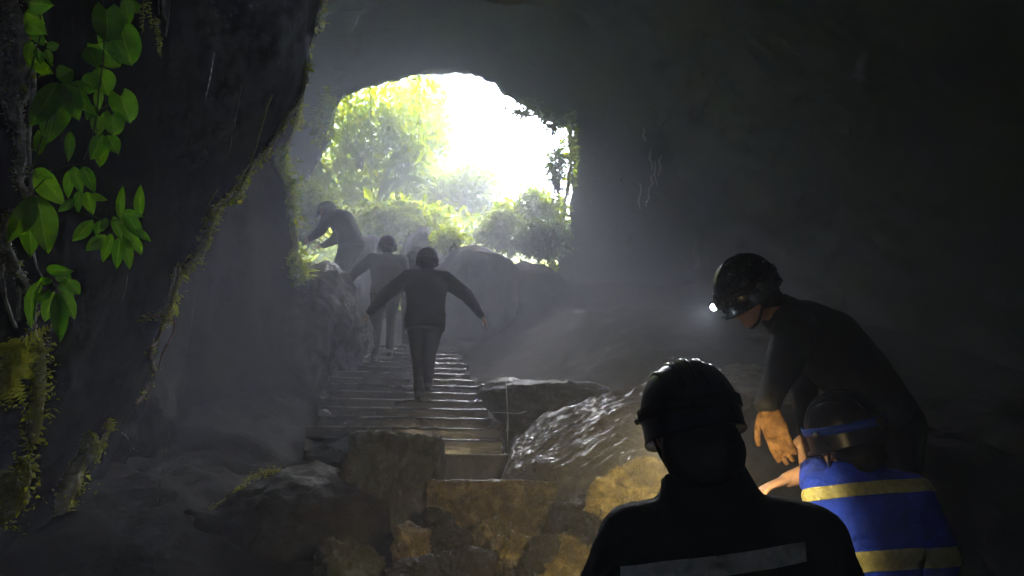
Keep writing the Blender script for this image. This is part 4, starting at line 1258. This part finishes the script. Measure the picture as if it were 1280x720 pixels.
dark = dict(jacket=M['grey'], trousers=M['black'], helmet=M['grey'])
# walker A: nearest on the stairs, arms spread
b = stair_pt(4, 0.2)
fdir = (UPX, UPY, 0.05)
make_person('person', 'walker in a dark coat with both arms spread, lowest on the stairs', b,
            stand(b, ST_A, 1.76, elR=(0.46, 0.02, 1.22), wrR=(0.64, 0.06, 0.99), elL=(-0.44, 0.0, 1.2), wrL=(-0.62, 0.05, 0.98), shL=(-0.2, 0, 1.39), shR=(0.2, 0, 1.39),
                  knL=(-0.07, 0.06, 0.5), knR=(0.07, 0.14, 0.56), anL=(-0.055, -0.02, 0.08), anR=(0.07, 0.33, 0.225), hipL=(-0.1, 0, 0.9), hipR=(0.1, 0, 0.9)),
            dark, bulk=1.28, face=fdir, ribs=0, hair=True, wr=0.008, hs=1.16, jacket_hem=0.1, group='people climbing the stairs')
# walker B: ahead on the left, left arm reaching to the slab
b = stair_pt(10, -0.3)
make_person('person', 'tall helmeted walker on the stairs reaching a hand down to the wet slab', b,
            stand(b, ST_A, 1.86, elL=(-0.38, 0.04, 1.26), wrL=(-0.56, 0.1, 1.05), elR=(0.26, 0.05, 1.15), wrR=(0.22, 0.18, 0.98), knR=(0.09, 0.14, 0.56), anR=(0.09, 0.32, 0.22)),
            dark, bulk=1.2, face=fdir, ribs=0, hair=True, wr=0.008, hs=1.2, group='people climbing the stairs')
# walker D: further up, mostly hidden
b = stair_pt(12, 0.12)
make_person('person', 'half hidden walker higher up between the two on the stairs', b,
            stand(b, ST_A, 1.72, knL=(-0.08, 0.12, 0.55), anL=(-0.08, 0.3, 0.2)), dict(jacket=M['grey'], trousers=M['grey'], helmet=M['grey']), bulk=1.1, face=fdir, ribs=0, hair=True, wr=0.008, hs=1.1, group='people climbing the stairs')
# walker C: bent over at the left, facing the wall
b = P(428, 372, 11.0)
b[2] -= 0.05
Jc = stand(b, R(75), 1.7, pelvis=(0, -0.1, 0.9), waist=(0, -0.03, 1.08), chest=(0, 0.1, 1.3), neck=(0, 0.26, 1.42), head=(0, 0.38, 1.49),
           shL=(-0.2, 0.2, 1.36), shR=(0.2, 0.2, 1.36), elL=(-0.24, 0.3, 1.1), elR=(0.24, 0.32, 1.1), wrL=(-0.2, 0.5, 0.98), wrR=(0.2, 0.52, 1.0),
           knL=(-0.1, 0.08, 0.48), knR=(0.1, 0.12, 0.48), hipL=(-0.09, -0.1, 0.88), hipR=(0.09, -0.1, 0.88))
make_person('person', 'walker bent forward beside the left wall at the top of the stairs', b, Jc, dict(jacket=M['grey'], trousers=M['grey'], helmet=M['grey']), bulk=1.35, face=(-0.9, 0.2, -0.35), ribs=0, hair=True, wr=0.008, hs=1.15, group='people climbing the stairs')

# foreground man, seen from behind
c0 = P(866, 521, 1.72)
cb = P(892, 512, 1.72)
bx, by = cb[0], cb[1] + 0.02
gz = float(ground_z(np.array([bx]), np.array([by]))[0])
hz_ = c0[2] - 0.02
J = dict(head=(c0[0], c0[1] + 0.02, hz_), neck=(c0[0] + 0.02, c0[1], hz_ - 0.15), chest=(bx, by, hz_ - 0.37), waist=(bx, by, hz_ - 0.58), pelvis=(bx, by - 0.02, hz_ - 0.74),
         shL=(bx - 0.195, by, hz_ - 0.262), shR=(bx + 0.20, by, hz_ - 0.262), elL=(bx - 0.325, by + 0.08, hz_ - 0.54), elR=(bx + 0.345, by + 0.08, hz_ - 0.54),
         wrL=(bx - 0.26, by + 0.3, hz_ - 0.58), wrR=(bx + 0.27, by + 0.3, hz_ - 0.58), hipL=(bx - 0.1, by, hz_ - 0.77), hipR=(bx + 0.1, by, hz_ - 0.77),
         knL=(bx - 0.12, by + 0.05, gz + 0.46), knR=(bx + 0.12, by + 0.12, gz + 0.5), anL=(bx - 0.12, by - 0.02, gz + 0.08), anR=(bx + 0.13, by + 0.16, gz + 0.12))
man, jk = make_person('person', 'man seen from behind in a navy jacket with silver reflective stripe and ribbed helmet', (bx, by, gz), J,
            dict(jacket=M['navy'], trousers=M['black'], helmet=M['helmet']), voxel=0.009, bulk=1.1, face=(0.03, 0.99, -0.12), wr=0.004, hair=True, ribs=5, bk=0.95, collar=0.1, hs=1.03, hw=1.28,
            headlamp=dict(dir=(0.05, 0.9, -0.36), energy=4.6, color=(1.0, 0.79, 0.4), cone=104, mat=M['lens_w']))
zb = hz_ - gz
band('reflective_stripe', jk, (-0.13, 0.0, 1.0), zb - 0.325, zb - 0.285, M['silver'], man, 0.003, keep=lambda c: c.y < 0.03, xr=(-0.24, 0.155))
# leaning man with a lit headlamp, facing left
lp = P(1108, 530, 3.1)
lgz = lp[2] - 0.9
lb = np.array([lp[0], lp[1], lgz])
J = dict(head=P(934, 366, 2.9), neck=P(976, 392, 2.93), chest=P(1030, 428, 2.97), waist=P(1080, 480, 3.04), pelvis=lp,
         shL=P(992, 420, 2.77), shR=P(985, 408, 3.14), elL=P(978, 462, 2.66), elR=P(1005, 480, 3.18), wrL=P(958, 506, 2.58), wrR=P(1010, 540, 3.05), tipL=P(984, 582, 2.54),
         palmL=(0.7, 0.6, 0.1), hipL=lp + [0, -0.1, -0.03], hipR=lp + [0, 0.1, -0.03], knL=lp + [-0.08, -0.12, -0.42], knR=lp + [-0.05, 0.12, -0.42], anL=lp + [0.02, -0.13, -0.81], anR=lp + [0.05, 0.13, -0.81],
         toeL=lp + [-0.15, -0.15, -0.85], toeR=lp + [-0.12, 0.13, -0.85])
make_person('person', 'man leaning in from the right wearing a lit headlamp and tan glove', lb, J, dict(jacket=M['black'], trousers=M['black'], helmet=M['helmet_b']), voxel=0.010, bulk=1.0,
            face=(-0.78, -0.1, -0.62), hand=(0.22, 0.4), hk=1.18, glove='L', hair=True, ribs=3,
            headlamp=dict(dir=(-0.75, -0.3, -0.6), energy=0.22, color=(0.9, 0.95, 1.0), cone=150, mat=M['lens']))
# man in the blue jacket
pb_ = P(1100, 735, 2.42)
bgz = float(ground_z(np.array([pb_[0]]), np.array([pb_[1]]))[0])
bb_ = np.array([pb_[0], pb_[1], bgz])
J = dict(head=P(1055, 545, 2.42), neck=P(1068, 585, 2.40), chest=P(1085, 652, 2.38), waist=P(1092, 715, 2.38), pelvis=P(1096, 770, 2.38),
         shL=P(1030, 618, 2.42), shR=P(1138, 618, 2.36), elL=P(1018, 588, 2.74), elR=P(1180, 700, 2.45), wrL=P(984, 600, 2.70), wrR=P(1170, 740, 2.65),
         hipL=(pb_[0] - 0.1, pb_[1] - 0.04, P(1096, 782, 2.38)[2]), hipR=(pb_[0] + 0.1, pb_[1] - 0.04, P(1096, 782, 2.38)[2]),
         knL=(pb_[0] - 0.12, pb_[1] + 0.15, bgz + 0.48), knR=(pb_[0] + 0.12, pb_[1] + 0.1, bgz + 0.45), anL=(pb_[0] - 0.12, pb_[1] + 0.05, bgz + 0.1), anR=(pb_[0] + 0.12, pb_[1] - 0.03, bgz + 0.08))
bm_, jk2 = make_person('person', 'man seen from behind in a bright blue jacket with yellow bands', bb_, J, dict(jacket=M['blue'], trousers=M['black'], helmet=M['helmet']), voxel=0.009, bulk=0.86,
            face=(-0.45, 0.88, -0.1), hair=True, strap=M['bluestrap'], sleeve=(0.0, 1.0), ribs=5, wr=0.008)
z1 = P(1080, 622, 2.3)[2] - bgz
z2 = P(1080, 712, 2.25)[2] - bgz
band('yellow_band', jk2, (-0.06, 0.12, 1), z1 - 0.02, z1 + 0.02, M['yellow'], bm_, 0.003)
band('yellow_band', jk2, (-0.06, 0.12, 1), z2 - 0.03, z2 + 0.03, M['yellow'], bm_, 0.003)

# ------------------------------------------------------------------ haze
bm = bmesh.new()
bmesh.ops.create_cube(bm, size=1)
me = bpy.data.meshes.new('haze'); bm.to_mesh(me); bm.free()
hz_o = bpy.data.objects.new('haze', me); COL.objects.link(hz_o)
x0, x1, y0, y1, z0, z1_ = -24, 24, -12, 64, -3.0, 31.5
hz_o.scale = (x1 - x0, y1 - y0, z1_ - z0)
hz_o.location = ((x0 + x1) / 2, (y0 + y1) / 2, (z0 + z1_) / 2)
hm_ = bpy.data.materials.new('haze'); hm_.use_nodes = True
hn = hm_.node_tree; hn.nodes.clear()
pv = hn.nodes.new('ShaderNodeVolumePrincipled')
pv.inputs['Color'].default_value = (0.83, 0.86, 0.99, 1)
pv.inputs['Density'].default_value = 0.037
pv.inputs['Anisotropy'].default_value = 0.24
ho = hn.nodes.new('ShaderNodeOutputMaterial')
hn.links.new(pv.outputs[0], ho.inputs['Volume'])
me.materials.append(hm_)
hz_o['kind'] = 'stuff'
hz_o['label'] = 'pale damp haze filling the cave and the air outside'
hz_o['category'] = 'haze'
